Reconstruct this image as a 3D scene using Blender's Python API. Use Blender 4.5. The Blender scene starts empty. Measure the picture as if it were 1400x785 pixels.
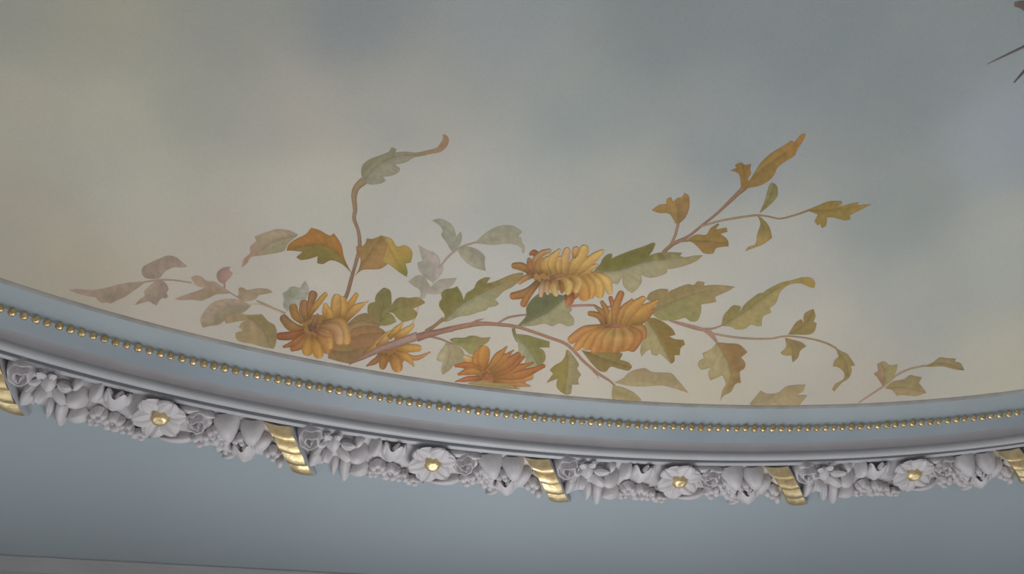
import bpy, bmesh, math, random
from mathutils import Vector, Matrix, noise
from mathutils.geometry import delaunay_2d_cdt

# ------------------------------------------------------------------ camera
R = math.radians
scene = bpy.context.scene
COL = scene.collection
CAM = Vector((0.0, 0.0, 1.6))
FOCAL = 1400.0                       # pixels on a 1400 x 785 frame
PITCH, ROLL, YAW = 0.994842158500065, -0.2266363875275549, 0.4032833576758222
_fwd_h = Vector((math.sin(YAW), math.cos(YAW), 0))
_right0 = Vector((math.cos(YAW), -math.sin(YAW), 0))
FWD = _fwd_h * math.cos(PITCH) + Vector((0, 0, math.sin(PITCH)))
_up0 = -_fwd_h * math.sin(PITCH) + Vector((0, 0, math.cos(PITCH)))
RIGHT = _right0 * math.cos(ROLL) + _up0 * math.sin(ROLL)
UP = -_right0 * math.sin(ROLL) + _up0 * math.cos(ROLL)
cam_data = bpy.data.cameras.new('camera')
cam_data.sensor_width = 36.0
cam_data.lens = FOCAL / 1400.0 * 36.0
cam_data.clip_start = 0.05
cam = bpy.data.objects.new('camera', cam_data)
COL.objects.link(cam)
m = Matrix((RIGHT, UP, -FWD)).transposed().to_4x4()
m.translation = CAM
cam.matrix_world = m
scene.camera = cam

# ------------------------------------------------------------------ world, window light, exposure
ROOM_X = (-3.25, 5.19)
ROOM_Y = (-1.55, 3.30)
WIN = [(-1.75, 1.3), (0.97, 1.5), (3.69, 1.3)]       # centre x and width of the windows in the far wall
WIN_Z = (0.75, 3.15)
WIN_POWER = [88.0, 225.0, 78.0]
world = bpy.data.worlds.new('daylight')
scene.world = world
world.use_nodes = True
world.node_tree.nodes['Background'].inputs[0].default_value = (0.62, 0.74, 0.9, 1)
world.node_tree.nodes['Background'].inputs[1].default_value = 1.0
for (wx, ww), pw in zip(WIN, WIN_POWER):
    ld = bpy.data.lights.new('window_daylight', 'AREA')
    ld.shape = 'RECTANGLE'
    ld.size, ld.size_y = ww, WIN_Z[1] - WIN_Z[0]
    ld.energy = pw
    ld.color = (0.97, 0.985, 1.0)
    lo = bpy.data.objects.new('window_daylight', ld)
    lo.location = (wx, ROOM_Y[1] + 0.05, (WIN_Z[0] + WIN_Z[1]) / 2)
    lo.rotation_euler = (R(-90), 0, 0)              # shines into the room, towards -y
    COL.objects.link(lo)
vs = scene.view_settings
vs.view_transform = 'Standard'
vs.look = 'None'
vs.gamma = 1.0
vs.use_curve_mapping = False
vs.exposure = -1.3

# ------------------------------------------------------------------ helpers
def unproject(px, py, z):
    x, y = (px - 700.0) / FOCAL, (392.5 - py) / FOCAL
    d = FWD + RIGHT * x + UP * y
    return CAM + d * ((z - CAM.z) / d.z)

def lin(c):
    c = c / 255.0
    return c / 12.92 if c <= 0.04045 else ((c + 0.055) / 1.055) ** 2.4

PAINT_LIGHT = 0.86
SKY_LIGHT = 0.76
PAINT_GREY = 0.06
def paint(rgb, light=None):
    if light is None:                # flora: ochre petals a little yellower, leaves a little browner
        rgb = (rgb[0] * .99, rgb[1] * 1.05, rgb[2] * 1.07) if rgb[0] > 1.25 * rgb[1] else (rgb[0] * .955, rgb[1] * .94, rgb[2] * .95)
    g = 0.3 * rgb[0] + 0.59 * rgb[1] + 0.11 * rgb[2]
    rgb = [c + (g - c) * PAINT_GREY for c in rgb]
    return tuple(min(0.9, lin(c) / (light or PAINT_LIGHT)) for c in rgb)

def mix(a, b, t):
    t = max(0.0, min(1.0, t))
    return tuple(x + (y - x) * t for x, y in zip(a, b))

def smooth01(a, b, x):
    t = max(0.0, min(1.0, (x - a) / (b - a)))
    return t * t * (3 - 2 * t)

def new_obj(name, me, mat=None, parent=None):
    o = bpy.data.objects.new(name, me)
    if mat is not None and me is not None and not me.materials:
        me.materials.append(mat)
    COL.objects.link(o)
    if parent is not None:
        o.parent = parent
    return o

def mesh_from(name, verts, faces, smooth=True, sharp=None):
    me = bpy.data.meshes.new(name)
    me.from_pydata([tuple(v) for v in verts], [], faces)
    me.validate()
    if smooth:
        me.shade_smooth()
        if sharp:
            me.set_sharp_from_angle(angle=R(sharp))
    me.update()
    return me

def tag(o, label=None, cat=None, group=None, kind=None):
    if label: o['label'] = label
    if cat: o['category'] = cat
    if group: o['group'] = group
    if kind: o['kind'] = kind
    return o

def material(name, color, rough=0.6, metal=0.0, var=0.06, scale=6.0, bump=0.0, bscale=60.0, color2=None, spec=0.5):
    mt = bpy.data.materials.new(name)
    mt.use_nodes = True
    nt = mt.node_tree
    b = nt.nodes['Principled BSDF']
    b.inputs['Roughness'].default_value = rough
    b.inputs['Metallic'].default_value = metal
    b.inputs['Specular IOR Level'].default_value = spec
    tc = nt.nodes.new('ShaderNodeTexCoord')
    nz = nt.nodes.new('ShaderNodeTexNoise')
    nz.inputs['Scale'].default_value = scale
    nz.inputs['Detail'].default_value = 5.0
    geo = nt.nodes.new('ShaderNodeNewGeometry')
    nt.links.new(geo.outputs['Position'], nz.inputs['Vector'])
    rmp = nt.nodes.new('ShaderNodeMapRange')
    rmp.inputs['From Min'].default_value = 0.3
    rmp.inputs['From Max'].default_value = 0.7
    nt.links.new(nz.outputs['Fac'], rmp.inputs['Value'])
    mx = nt.nodes.new('ShaderNodeMix')
    mx.data_type = 'RGBA'
    c2 = color2 if color2 else tuple(min(1, c * (1 + var)) for c in color)
    c1 = color if color2 else tuple(c * (1 - var) for c in color)
    mx.inputs['A'].default_value = (*c1, 1)
    mx.inputs['B'].default_value = (*c2, 1)
    nt.links.new(rmp.outputs['Result'], mx.inputs['Factor'])
    nt.links.new(mx.outputs['Result'], b.inputs['Base Color'])
    if bump:
        n2 = nt.nodes.new('ShaderNodeTexNoise')
        n2.inputs['Scale'].default_value = bscale
        n2.inputs['Detail'].default_value = 3.0
        nt.links.new(geo.outputs['Position'], n2.inputs['Vector'])
        bp = nt.nodes.new('ShaderNodeBump')
        bp.inputs['Strength'].default_value = bump
        bp.inputs['Distance'].default_value = 0.01
        nt.links.new(n2.outputs['Fac'], bp.inputs['Height'])
        nt.links.new(bp.outputs['Normal'], b.inputs['Normal'])
    return mt

def painted_material(name, mottle, scale):
    mt = bpy.data.materials.new(name)
    mt.use_nodes = True
    nt = mt.node_tree
    b = nt.nodes['Principled BSDF']
    b.inputs['Roughness'].default_value = 0.75
    b.inputs['Specular IOR Level'].default_value = 0.25
    at = nt.nodes.new('ShaderNodeAttribute')
    at.attribute_name = 'Paint'
    geo = nt.nodes.new('ShaderNodeNewGeometry')
    nz = nt.nodes.new('ShaderNodeTexNoise')
    nz.inputs['Scale'].default_value = scale
    nz.inputs['Detail'].default_value = 6.0
    nz.inputs['Roughness'].default_value = 0.55
    nt.links.new(geo.outputs['Position'], nz.inputs['Vector'])
    # cloudy brush mottling: cooler in the hollows, warmer on the crests of the noise
    ramp = nt.nodes.new('ShaderNodeValToRGB')
    ramp.color_ramp.elements[0].position = 0.32
    ramp.color_ramp.elements[1].position = 0.68
    k = mottle
    ramp.color_ramp.elements[0].color = (1 - 1.5 * k, 1 - 1.0 * k, 1 - 0.4 * k, 1)
    ramp.color_ramp.elements[1].color = (1 + 1.2 * k, 1 + 1.0 * k, 1 + 0.5 * k, 1)
    nt.links.new(nz.outputs['Fac'], ramp.inputs['Fac'])
    mul = nt.nodes.new('ShaderNodeMix')
    mul.data_type = 'RGBA'
    mul.blend_type = 'MULTIPLY'
    mul.inputs['Factor'].default_value = 1.0
    nt.links.new(at.outputs['Color'], mul.inputs['A'])
    nt.links.new(ramp.outputs['Color'], mul.inputs['B'])
    # canvas grain
    fine = nt.nodes.new('ShaderNodeTexNoise')
    fine.inputs['Scale'].default_value = 140.0
    fine.inputs['Detail'].default_value = 2.0
    nt.links.new(geo.outputs['Position'], fine.inputs['Vector'])
    gr = nt.nodes.new('ShaderNodeMapRange')
    gr.inputs['To Min'].default_value = 0.94
    gr.inputs['To Max'].default_value = 1.06
    nt.links.new(fine.outputs['Fac'], gr.inputs['Value'])
    vm = nt.nodes.new('ShaderNodeVectorMath')
    vm.operation = 'SCALE'
    nt.links.new(mul.outputs['Result'], vm.inputs[0])
    nt.links.new(gr.outputs['Result'], vm.inputs['Scale'])
    nt.links.new(vm.outputs['Vector'], b.inputs['Base Color'])
    bp = nt.nodes.new('ShaderNodeBump')
    bp.inputs['Strength'].default_value = 0.08
    bp.inputs['Distance'].default_value = 0.004
    nt.links.new(fine.outputs['Fac'], bp.inputs['Height'])
    nt.links.new(bp.outputs['Normal'], b.inputs['Normal'])
    return mt

def set_paint(me, cols):
    a = me.color_attributes.new('Paint', 'FLOAT_COLOR', 'POINT')
    flat = []
    for c in cols:
        flat += [c[0], c[1], c[2], 1.0]
    a.data.foreach_set('color', flat)

M_CEIL = material('ceiling_blue', (0.325, 0.385, 0.425), 0.65, var=0.03, scale=1.5, bump=0.03, bscale=90)
M_BLUE = material('moulding_blue', (0.325, 0.38, 0.41), 0.5, var=0.05, scale=5, bump=0.03, bscale=120)
M_BAND = material('band_blue', (0.225, 0.27, 0.305), 0.5, var=0.05, scale=5, bump=0.03, bscale=120)
M_MAUVE = material('cavetto_mauve', (0.27, 0.265, 0.28), 0.5, var=0.06, scale=9, bump=0.03, bscale=120)
M_GREY = material('lip_grey', (0.46, 0.455, 0.44), 0.6, var=0.14, scale=14, bump=0.05, bscale=120)
M_LILAC = material('moulding_lilac', (0.41, 0.42, 0.445), 0.45, var=0.05, scale=7, bump=0.03, bscale=120)
M_PLASTER = material('garland_plaster', (0.55, 0.53, 0.55), 0.5, var=0.07, scale=25, bump=0.10, bscale=120)
M_GOLD = material('gilding', (0.62, 0.48, 0.25), 0.47, metal=1.0, scale=40, color2=(0.80, 0.67, 0.42), bump=0.16, bscale=90)
M_BEAD = material('bead_gilding', (0.46, 0.34, 0.17), 0.40, metal=1.0, scale=60, color2=(0.72, 0.57, 0.32), bump=0.2, bscale=160)
M_WALL = material('wall_paint', (0.60, 0.61, 0.63), 0.7, var=0.03, scale=2)
M_WOOD = material('floor_oak', (0.36, 0.28, 0.20), 0.5, scale=3, color2=(0.46, 0.37, 0.28))
M_FRAME = material('window_white', (0.7, 0.69, 0.67), 0.5, var=0.03)
M_SKY = painted_material('painted_sky', 0.035, 3.2)
M_PAINT = painted_material('painted_flora', 0.05, 16.0)

# ------------------------------------------------------------------ the oval: an ellipse whose long side runs along the far wall
OVAL = Vector((0.97053853, 0.87568618))
OA, OB = 3.184086412305223, 1.3219765243781738
ZB = 4.40                                       # height of the row of beads
Z_CANVAS = ZB + 0.031
Z_CEIL = ZB + 0.020

def oval_frame(th):
    p = Vector((OVAL.x + OA * math.cos(th), OVAL.y + OB * math.sin(th)))
    n = Vector((math.cos(th) / OA, math.sin(th) / OB)).normalized()
    return p, n

_N = 8000
_arc = [0.0]
for i in range(1, _N + 1):
    t0, t1 = math.pi * (i - 1) / _N, math.pi * i / _N
    _arc.append(_arc[-1] + math.hypot(OA * (math.cos(t1) - math.cos(t0)), OB * (math.sin(t1) - math.sin(t0))))
def theta_at(arc):
    lo, hi = 0, _N
    while hi - lo > 1:
        md = (lo + hi) // 2
        if _arc[md] < arc: lo = md
        else: hi = md
    f = (arc - _arc[lo]) / (_arc[hi] - _arc[lo])
    return math.pi * (lo + f) / _N
ARC0 = 4.06965                                   # arc position of the second rosette
MODULE = 0.9150
def along(u, s, z):
    """u: metres to the right along the oval from the second rosette, s: metres outward from the beads, z: height over the beads."""
    p, n = oval_frame(theta_at(ARC0 - u))
    q = p + n * s
    return Vector((q.x, q.y, ZB + z)), n
def local_matrix(u, s, z, rot=0.0, tilt=0.0):
    """x to the right along the oval, y inward, z down towards the room."""
    p, n = along(u, s, z)
    N3 = Vector((n.x, n.y, 0))
    T = Vector((n.y, -n.x, 0))
    mt = Matrix((T, -N3, Vector((0, 0, -1)))).transposed().to_4x4()
    mt.translation = p
    return mt @ Matrix.Rotation(R(rot), 4, 'Z') @ Matrix.Rotation(R(tilt), 4, 'X')

def sweep(name, profile, mat, parent=None, seg=400, sharp=35):
    verts, faces = [], []
    k = len(profile)
    for i in range(seg):
        p, n = oval_frame(2 * math.pi * i / seg)
        for s, z in profile:
            verts.append((p.x + n.x * s, p.y + n.y * s, ZB + z))
    for i in range(seg):
        j = (i + 1) % seg
        for a in range(k - 1):
            faces.append((i * k + a, i * k + a + 1, j * k + a + 1, j * k + a))
    return new_obj(name, mesh_from(name, verts, faces, True, sharp), mat, parent)

# ------------------------------------------------------------------ the room
def box_mesh(name, boxes):
    v, f = [], []
    for (x0, x1, y0, y1, z0, z1) in boxes:
        b = len(v)
        v += [(x0, y0, z0), (x1, y0, z0), (x1, y1, z0), (x0, y1, z0), (x0, y0, z1), (x1, y0, z1), (x1, y1, z1), (x0, y1, z1)]
        f += [tuple(b + i for i in q) for q in ((3, 2, 1, 0), (4, 5, 6, 7), (0, 1, 5, 4), (1, 2, 6, 5), (2, 3, 7, 6), (3, 0, 4, 7))]
    return mesh_from(name, v, f, False)

x0, x1 = ROOM_X
y0, y1 = ROOM_Y
T = 0.3
tag(new_obj('floor', box_mesh('floor', [(x0 - T, x1 + T, y0 - T, y1 + T, -0.1, 0)]), M_WOOD), 'brown oak floor of the room below the painted ceiling', kind='structure')
tag(new_obj('wall_near', box_mesh('wall', [(x0 - T, x1 + T, y0 - T, y0, 0, Z_CEIL)]), M_WALL), 'plain pale wall behind the viewer', kind='structure')
tag(new_obj('wall_left', box_mesh('wall', [(x0 - T, x0, y0, y1, 0, Z_CEIL)]), M_WALL), 'plain pale wall on the left', kind='structure')
tag(new_obj('wall_right', box_mesh('wall', [(x1, x1 + T, y0, y1, 0, Z_CEIL)]), M_WALL), 'plain pale wall on the right', kind='structure')
bx = []
edges = [x0 - T]
for wx, ww in WIN:
    edges += [wx - ww / 2, wx + ww / 2]
edges.append(x1 + T)
for i in range(0, len(edges), 2):
    bx.append((edges[i], edges[i + 1], y1, y1 + T, 0, Z_CEIL))
for wx, ww in WIN:
    bx.append((wx - ww / 2, wx + ww / 2, y1, y1 + T, 0, WIN_Z[0]))
    bx.append((wx - ww / 2, wx + ww / 2, y1, y1 + T, WIN_Z[1], Z_CEIL))
tag(new_obj('wall_far', box_mesh('wall_far', bx), M_WALL), 'pale window wall beyond the cornice', kind='structure')
glass = bpy.data.materials.new('window_glass')
glass.use_nodes = True
gb = glass.node_tree.nodes['Principled BSDF']
gb.inputs['Transmission Weight'].default_value = 1.0
gb.inputs['Roughness'].default_value = 0.0
gb.inputs['IOR'].default_value = 1.1
for i, (wx, ww) in enumerate(WIN):
    a, b = wx - ww / 2, wx + ww / 2
    c, d = WIN_Z
    ya, yb = y1 + 0.18, y1 + 0.24
    fr = [(a, a + .06, ya, yb, c, d), (b - .06, b, ya, yb, c, d), (a + .06, b - .06, ya, yb, c, c + .06), (a + .06, b - .06, ya, yb, d - .06, d),
          (wx - .03, wx + .03, ya, yb, c + .06, d - .06), (a + .06, wx - .03, ya, yb, 2.3, 2.36), (wx + .03, b - .06, ya, yb, 2.3, 2.36)]
    w = tag(new_obj('window_%d' % (i + 1), box_mesh('window', fr), M_FRAME), 'white framed casement window in the far wall below the cornice', kind='structure')
    for (pa, pb) in ((a + .06, wx - .03), (wx + .03, b - .06)):
        for (pc, pd) in ((c + .06, 2.3), (2.36, d - .06)):
            new_obj('pane', box_mesh('pane', [(pa, pb, y1 + .205, y1 + .213, pc, pd)]), glass, w)

# the flat blue ceiling round the oval
seg = 400
verts, faces = [], []
for i in range(seg):
    th = 2 * math.pi * i / seg
    p, n = oval_frame(th)
    q = p + n * 0.176
    verts.append((q.x, q.y, Z_CEIL))
    d = q - OVAL
    k = min(((x1 + T - OVAL.x) if d.x > 0 else (OVAL.x - x0 + T)) / max(abs(d.x), 1e-6), ((y1 + T - OVAL.y) if d.y > 0 else (OVAL.y - y0 + T)) / max(abs(d.y), 1e-6))
    e = OVAL + d * k
    verts.append((e.x, e.y, Z_CEIL))
for cx_, cy_ in ((x0 - T, y0 - T), (x1 + T, y0 - T), (x1 + T, y1 + T), (x0 - T, y1 + T)):     # snap one rim vertex to each corner
    j = min(range(seg), key=lambda i: (verts[2 * i + 1][0] - cx_) ** 2 + (verts[2 * i + 1][1] - cy_) ** 2)
    verts[2 * j + 1] = (cx_, cy_, Z_CEIL)
for i in range(seg):
    j = (i + 1) % seg
    faces.append((2 * i, 2 * j, 2 * j + 1, 2 * i + 1))
tag(new_obj('ceiling', mesh_from('ceiling', verts, faces, False), M_CEIL), 'flat grey-blue ceiling surrounding the oval painting', kind='structure')

# lilac cornice along the walls
def cornice(name, p0, p1, inward, label):
    prof = [(0.245, 0.0), (0.245, -0.006), (0.238, -0.012), (0.222, -0.013), (0.20, -0.016), (0.185, -0.021), (0.180, -0.032), (0.165, -0.036), (0.14, -0.04), (0.10, -0.055), (0.07, -0.085), (0.055, -0.13), (0.05, -0.15), (0.03, -0.155), (0.03, -0.18), (0.0, -0.18)]
    v, f = [], []
    for P in (p0, p1):
        for s, z in prof:
            v.append((P[0] + inward[0] * s, P[1] + inward[1] * s, Z_CEIL + z))
    k = len(prof)
    for a in range(k - 1):
        f.append((a, a + 1, k + a + 1, k + a))
    tag(new_obj(name, mesh_from(name, v, f, True, 30), M_LILAC), label, kind='structure')
cornice('trim_2', (x0, y1), (x1, y1), (0, -1), 'lilac cornice moulding where the ceiling meets the far wall')
cornice('trim_3', (x1, y0), (x0, y0), (0, 1), 'lilac cornice moulding on the near wall')
cornice('trim_4', (x0, y0), (x0, y1), (1, 0), 'lilac cornice moulding on the left wall')
cornice('trim_5', (x1, y1), (x1, y0), (-1, 0), 'lilac cornice moulding on the right wall')

# ------------------------------------------------------------------ oval moulding with gilt beads
ring = sweep('trim_1', [(-.0755, .0215), (-.066, .0195), (-.050, .0165), (-.032, .0118), (-.018, .0070), (-.0115, .004), (-.0075, -.0045)], M_BLUE)
tag(ring, 'pale blue oval moulding with a row of gilt beads framing the painted sky', kind='structure')
band = sweep('flat_band', [(-.0075, -.0045), (.02, -.0042), (.05, -.0044), (.066, -.0052)], M_BAND, ring)
band['label'] = 'darker blue flat band outside the beads'
sweep('cavetto', [(.066, -.0052), (.075, -.0070), (.084, -.0105), (.091, -.0142), (.0985, -.0185)], M_MAUVE, ring)
lip = sweep('inner_lip', [(-.0865, .034), (-.0850, .0302), (-.0800, .0255), (-.0755, .0215)], M_GREY, ring)
lip['label'] = 'dull grey inner edge against the canvas'
roll = sweep('roll_moulding', [(0.1175 + .0180 * math.cos(R(a)), -.0180 + .0180 * math.sin(R(a))) for a in range(176, 372, 14)] + [(.137, .016), (.165, .016)], M_LILAC, ring)
roll['label'] = 'lilac rounded roll of the moulding'
sweep('fillet', [(.165, .016), (.1645, -.004), (.166, -.0055), (.179, -.0055), (.1805, -.004), (.182, .022)], M_LILAC, ring)

def dome_mesh(name, r, h, seg=12, rings=5):
    v, f = [], []
    for j in range(rings):
        a = math.pi / 2 * j / rings
        for i in range(seg):
            t = 2 * math.pi * i / seg
            v.append((r * math.cos(a) * math.cos(t), r * math.cos(a) * math.sin(t), h * math.sin(a)))
    v.append((0, 0, h))
    for j in range(rings - 1):
        for i in range(seg):
            k = (i + 1) % seg
            f.append((j * seg + i, j * seg + k, (j + 1) * seg + k, (j + 1) * seg + i))
    for i in range(seg):
        f.append(((rings - 1) * seg + i, (rings - 1) * seg + (i + 1) % seg, len(v) - 1))
    return mesh_from(name, v, f)
bead_mesh = dome_mesh('bead', .0138, .0170)
rnd = random.Random(5)
k = -66
while True:
    ub = -0.0654 + 0.03482 * k + rnd.uniform(-.0013, .0013)
    k += 1
    if ub > 3.10: break
    mt = local_matrix(ub, rnd.uniform(-.0008, .0008), .0015, rnd.uniform(0, 360))
    o = new_obj('bead', bead_mesh, M_BEAD, ring)
    sc = rnd.uniform(.92, 1.06)
    o.matrix_world = mt @ Matrix.Diagonal((sc, sc * rnd.uniform(.94, 1.05), rnd.uniform(.9, 1.05), 1))

# ------------------------------------------------------------------ plaster garland
def grid_mesh(name, nu, nv, fn, close_u=False, sharp=None):
    v = [fn(i / (nu if close_u else nu - 1), j / (nv - 1)) for j in range(nv) for i in range(nu)]
    f = []
    for j in range(nv - 1):
        for i in range(nu if close_u else nu - 1):
            k = (i + 1) % nu
            f.append((j * nu + i, j * nu + k, (j + 1) * nu + k, (j + 1) * nu + i))
    return v, f

def join_grids(name, grids, sharp=None):
    V, F = [], []
    for v, f in grids:
        b = len(V)
        V += v
        F += [tuple(b + i for i in q) for q in f]
    return mesh_from(name, V, F, True, sharp)

def shell(w, l, h, point=0.0, crease=0.0, cup=0.0, base=0.35, wave=0.0, waves=5, seed=0.0, nu=9, nv=11):
    """a swelling petal or leaf: y from 0 (base) to l (tip), width w, height h, rim turned down to z = 0."""
    def fn(a, b):
        x = a * 2 - 1
        t = b
        # width along the length
        wid = (math.sin(math.pi * min(1, (t * (1 - base) + base * 0.5 + base * 0.5 * t))) ** 0.62) if t < 1 else 0.0
        if point: wid *= 1 - point * t ** 3
        if t == 0: wid *= 0.75
        yy = t * l
        if t > 0.9: yy = l * (0.9 + (t - 0.9) * (1 - 0.35 * abs(x)))
        zz = h * (1 - abs(x) ** 2.4) * (max(0.0, math.sin(math.pi * (0.01 + 0.93 * t))) ** 0.6)
        zz -= crease * h * math.exp(-(x / 0.16) ** 2) * math.sin(math.pi * min(1, t * 1.05)) ** 0.5 if crease else 0
        zz += cup * h * abs(x) ** 2 * t
        zz += wave * h * math.sin(waves * x * 3 + seed) * t
        return (x * wid * w / 2, yy, zz)
    return grid_mesh('', nu, nv, fn)

def xform(g, mt):
    v, f = g
    return [tuple(mt @ Vector(p)) for p in v], f

def blob(w, l, h, creases=0, depth=0.15, taper=0.25, nu=18, nv=10, seed=0.0, noise_amp=0.0):
    """a bud: rounded body along y, from -l/2 (stalk end) to l/2 (tip)."""
    def fn(a, b):
        t = b * math.pi
        y = -math.cos(t) * l / 2
        r = math.sin(t) ** 0.8 * (1 - taper * (b - 0.3))
        ph = a * 2 * math.pi
        if creases:
            r *= 1 - depth * (1 - abs(math.sin(creases * ph / 2 + seed)) ** 0.45) * smooth01(0, 0.5, b)
        x = math.cos(ph) * r * w / 2
        z = math.sin(ph) * r * h
        p = Vector((x, y, z))
        if noise_amp:
            p += Vector((x, 0, z)) * noise_amp * noise.noise(Vector((x, y, z)) * 60 + Vector((seed, 0, 0)))
        return tuple(p)
    return grid_mesh('', nu, nv, fn, True)

def rose(w, l, h, seed, frill=0.16):
    """a full ruffled flower: a dome folded into soft, overlapping petal ridges that wind towards the heart."""
    def fn(a, b):
        ph = a * 2 * math.pi
        rho = 1 - b
        lobes = 0.5 + 0.5 * math.sin(6 * ph + seed)
        rim = 1 + (0.10 * lobes - 0.05) * rho
        dome = max(0.0, 1 - rho ** 3.6) ** 0.5
        turn = 2.3 * rho * 2 * math.pi * 0.95 + ph + 0.9 * math.sin(3 * ph + seed) + 0.5 * math.sin(5 * ph + 2 * seed)
        fold = 0.5 + 0.5 * math.sin(turn)
        wob = frill * math.sin(7 * ph + 5 * rho + seed) * rho
        z = h * (dome * (0.62 + 0.46 * fold * (1 - .5 * smooth01(.75, 1.0, rho))) + 0.30 * wob * dome)
        return (math.cos(ph) * rho * rim * w / 2, math.sin(ph) * rho * rim * l / 2, z)
    return [grid_mesh('', 48, 28, fn, True)]

def blossom(w, l, h, n, seed):
    w, l, h = w * 1.3, l * 1.3, h * 1.3
    rg = random.Random(seed)
    gs = []
    for i in range(n):
        a = R(360 * i / n + rg.uniform(-12, 12))
        g = shell(1.05, .95, rg.uniform(.6, .85), base=.45, crease=.18, nu=7, nv=7)
        mt = Matrix.Diagonal((w / 2, l / 2, h, 1)) @ Matrix.Rotation(a, 4, 'Z') @ Matrix.Translation((0, .02, .12)) @ Matrix.Rotation(R(rg.uniform(4, 20)), 4, 'X')
        gs.append(xform(g, mt))
    gs.append(xform(blob(w * .32, l * .32, h * .8, nu=8, nv=6), Matrix.Identity(4)))
    return gs

def tulip(w, l, h, seed=1):
    """a cup lying on its side: closed end down the picture (-y), toothed rim up (+y)."""
    gs = []
    def cup(a, b):
        ph = a * 2 * math.pi
        tooth = 0.5 + 0.5 * math.cos(5 * ph + 0.6)
        top = 0.60 + 0.26 * tooth
        t = b
        y = -0.5 + (top + .08) * t
        r = (math.sin(min(1.0, t * 1.15) * math.pi / 2) ** 0.55) * (1 - 0.10 * t)
        r *= 1 - 0.06 * (1 - tooth) * t
        return (math.cos(ph) * r * w / 2, y * l, math.sin(ph) * r * h)
    gs.append(grid_mesh('', 40, 9, cup, True))
    for i, (px, rot, ll, hh) in enumerate(((-.2, 12, .56, .7), (.06, -4, .60, .95), (.24, -12, .54, .7))):
        g = shell(w * .40, l * ll, h * .40, point=.55, crease=.5, nu=7, nv=8)
        gs.append(xform(g, Matrix.Translation((px * w, -l * .12, h * hh * .55)) @ Matrix.Rotation(R(rot), 4, 'Z')))
    return gs

def trumpet(w, l, h, seed=2):
    gs = [xform(blob(w * .62, l * .62, h * .8, creases=3, depth=.25), Matrix.Translation((-w * .05, 0, 0)))]
    for px, py, rot, ww, ll in ((-.28, .18, 22, .34, .42), (.0, .25, -4, .30, .38), (.30, .05, -58, .34, .46), (.16, -.12, -120, .46, .55), (-.16, -.22, 170, .40, .45), (-.3, 0, 80, .3, .36)):
        g = shell(w * ww, l * ll, h * .45, crease=.3, cup=.6, nu=7, nv=7)
        gs.append(xform(g, Matrix.Translation((px * w, py * l, h * .42)) @ Matrix.Rotation(R(rot), 4, 'Z') @ Matrix.Rotation(R(14), 4, 'X')))
    return gs

def bump_cap(r, h):
    """gilt button at the heart of the rosette, a dimpled dome."""
    def fn(a, b):
        ph = a * 2 * math.pi
        t = b * math.pi / 2
        rr = math.cos(t) ** 0.8
        k = 1 + 0.05 * math.sin(ph * 7 + b * 9) * math.sin(b * math.pi)
        return (rr * math.cos(ph) * r * k, rr * math.sin(ph) * r * k, h * (math.sin(t) ** 0.9) * (1 - 0.12 * smooth01(.7, 1, b)))
    return grid_mesh('', 22, 9, fn, True)

mm = 0.001
PARTS = []          # name, mesh, u, s, z, rot, children
def add(name, grids, u, s, z=.018, rot=0.0, tilt=0.0, label=None, subs=()):
    grids = [([(x * 1.14, y * 1.10, zz * 1.4) for x, y, zz in v], f) for v, f in grids]
    if s > 200: s -= min(14, (s - 200) * .5)        # the relief stands off the ceiling
    PARTS.append((name, join_grids(name, grids), u * mm, s * mm, z, rot, tilt, label, subs))

I4 = Matrix.Identity(4)
# low, lumpy bed the flowers are cast on
def bed(a, b):
    uu = -.452 + .882 * a
    e = noise.noise(Vector((uu * 22, 3.1, 0))) * .018
    s = .182 + (.168 + e) * b
    z = .0195 - .010 * math.sin(math.pi * min(1, b * 1.0)) ** .6 * (1 + .6 * noise.noise(Vector((uu * 30, b * 5, 1.7)))) * min(1, 12 * a, 12 * (1 - a))
    return (uu, s, z)
BED = grid_mesh('', 90, 9, bed)

add('flower', rose(86 * mm, 92 * mm, .042, 3), -431, 226, label='ruffled plaster carnation beside the ribbon')
add('bud', [blob(44 * mm, 80 * mm, .026, creases=3, depth=.3, taper=.2)], -396, 322, z=.010, rot=172)
add('flower', trumpet(82 * mm, 104 * mm, .038), -343, 246)
add('bud', [blob(40 * mm, 108 * mm, .026, creases=2, depth=.35, taper=.35, seed=.8)], -286, 352, z=.008, rot=190)
add('leaf', [shell(30 * mm, 84 * mm, .020, point=.5, crease=.3)], -326, 306, z=.014, rot=184)
add('leaf', [shell(22 * mm, 62 * mm, .018, point=.4, crease=.3)], -252, 312, z=.012, rot=200)
add('bud', [blob(36 * mm, 50 * mm, .026, creases=2, depth=.3, seed=.5)], -267, 206, z=.006, rot=160)
add('petal', [shell(76 * mm, 78 * mm, .040, base=.5)], -222, 268, z=.012, rot=100)
add('petal', [shell(44 * mm, 84 * mm, .036, base=.45, crease=.05)], -210, 276, z=.012, rot=-8)
add('petal', [shell(60 * mm, 70 * mm, .028, base=.5, crease=.2)], -206, 330, z=.012, rot=118)
add('petal', [shell(46 * mm, 60 * mm, .020, base=.5)], -270, 262, z=.010, rot=66)
add('flower', tulip(88 * mm, 104 * mm, .040), -143, 242, label='plaster tulip with a toothed rim')
add('blossom', blossom(46 * mm, 50 * mm, .028, 4, 1), -181, 314, rot=20)
add('blossom', blossom(38 * mm, 40 * mm, .022, 4, 2), -190, 350, rot=50)
add('blossom', blossom(64 * mm, 58 * mm, .028, 5, 3), -133, 334, rot=10)
add('blossom', blossom(44 * mm, 48 * mm, .026, 4, 4), -90, 348, rot=70)
add('blossom', blossom(54 * mm, 38 * mm, .020, 5, 5), -48, 366, rot=0)
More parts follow.
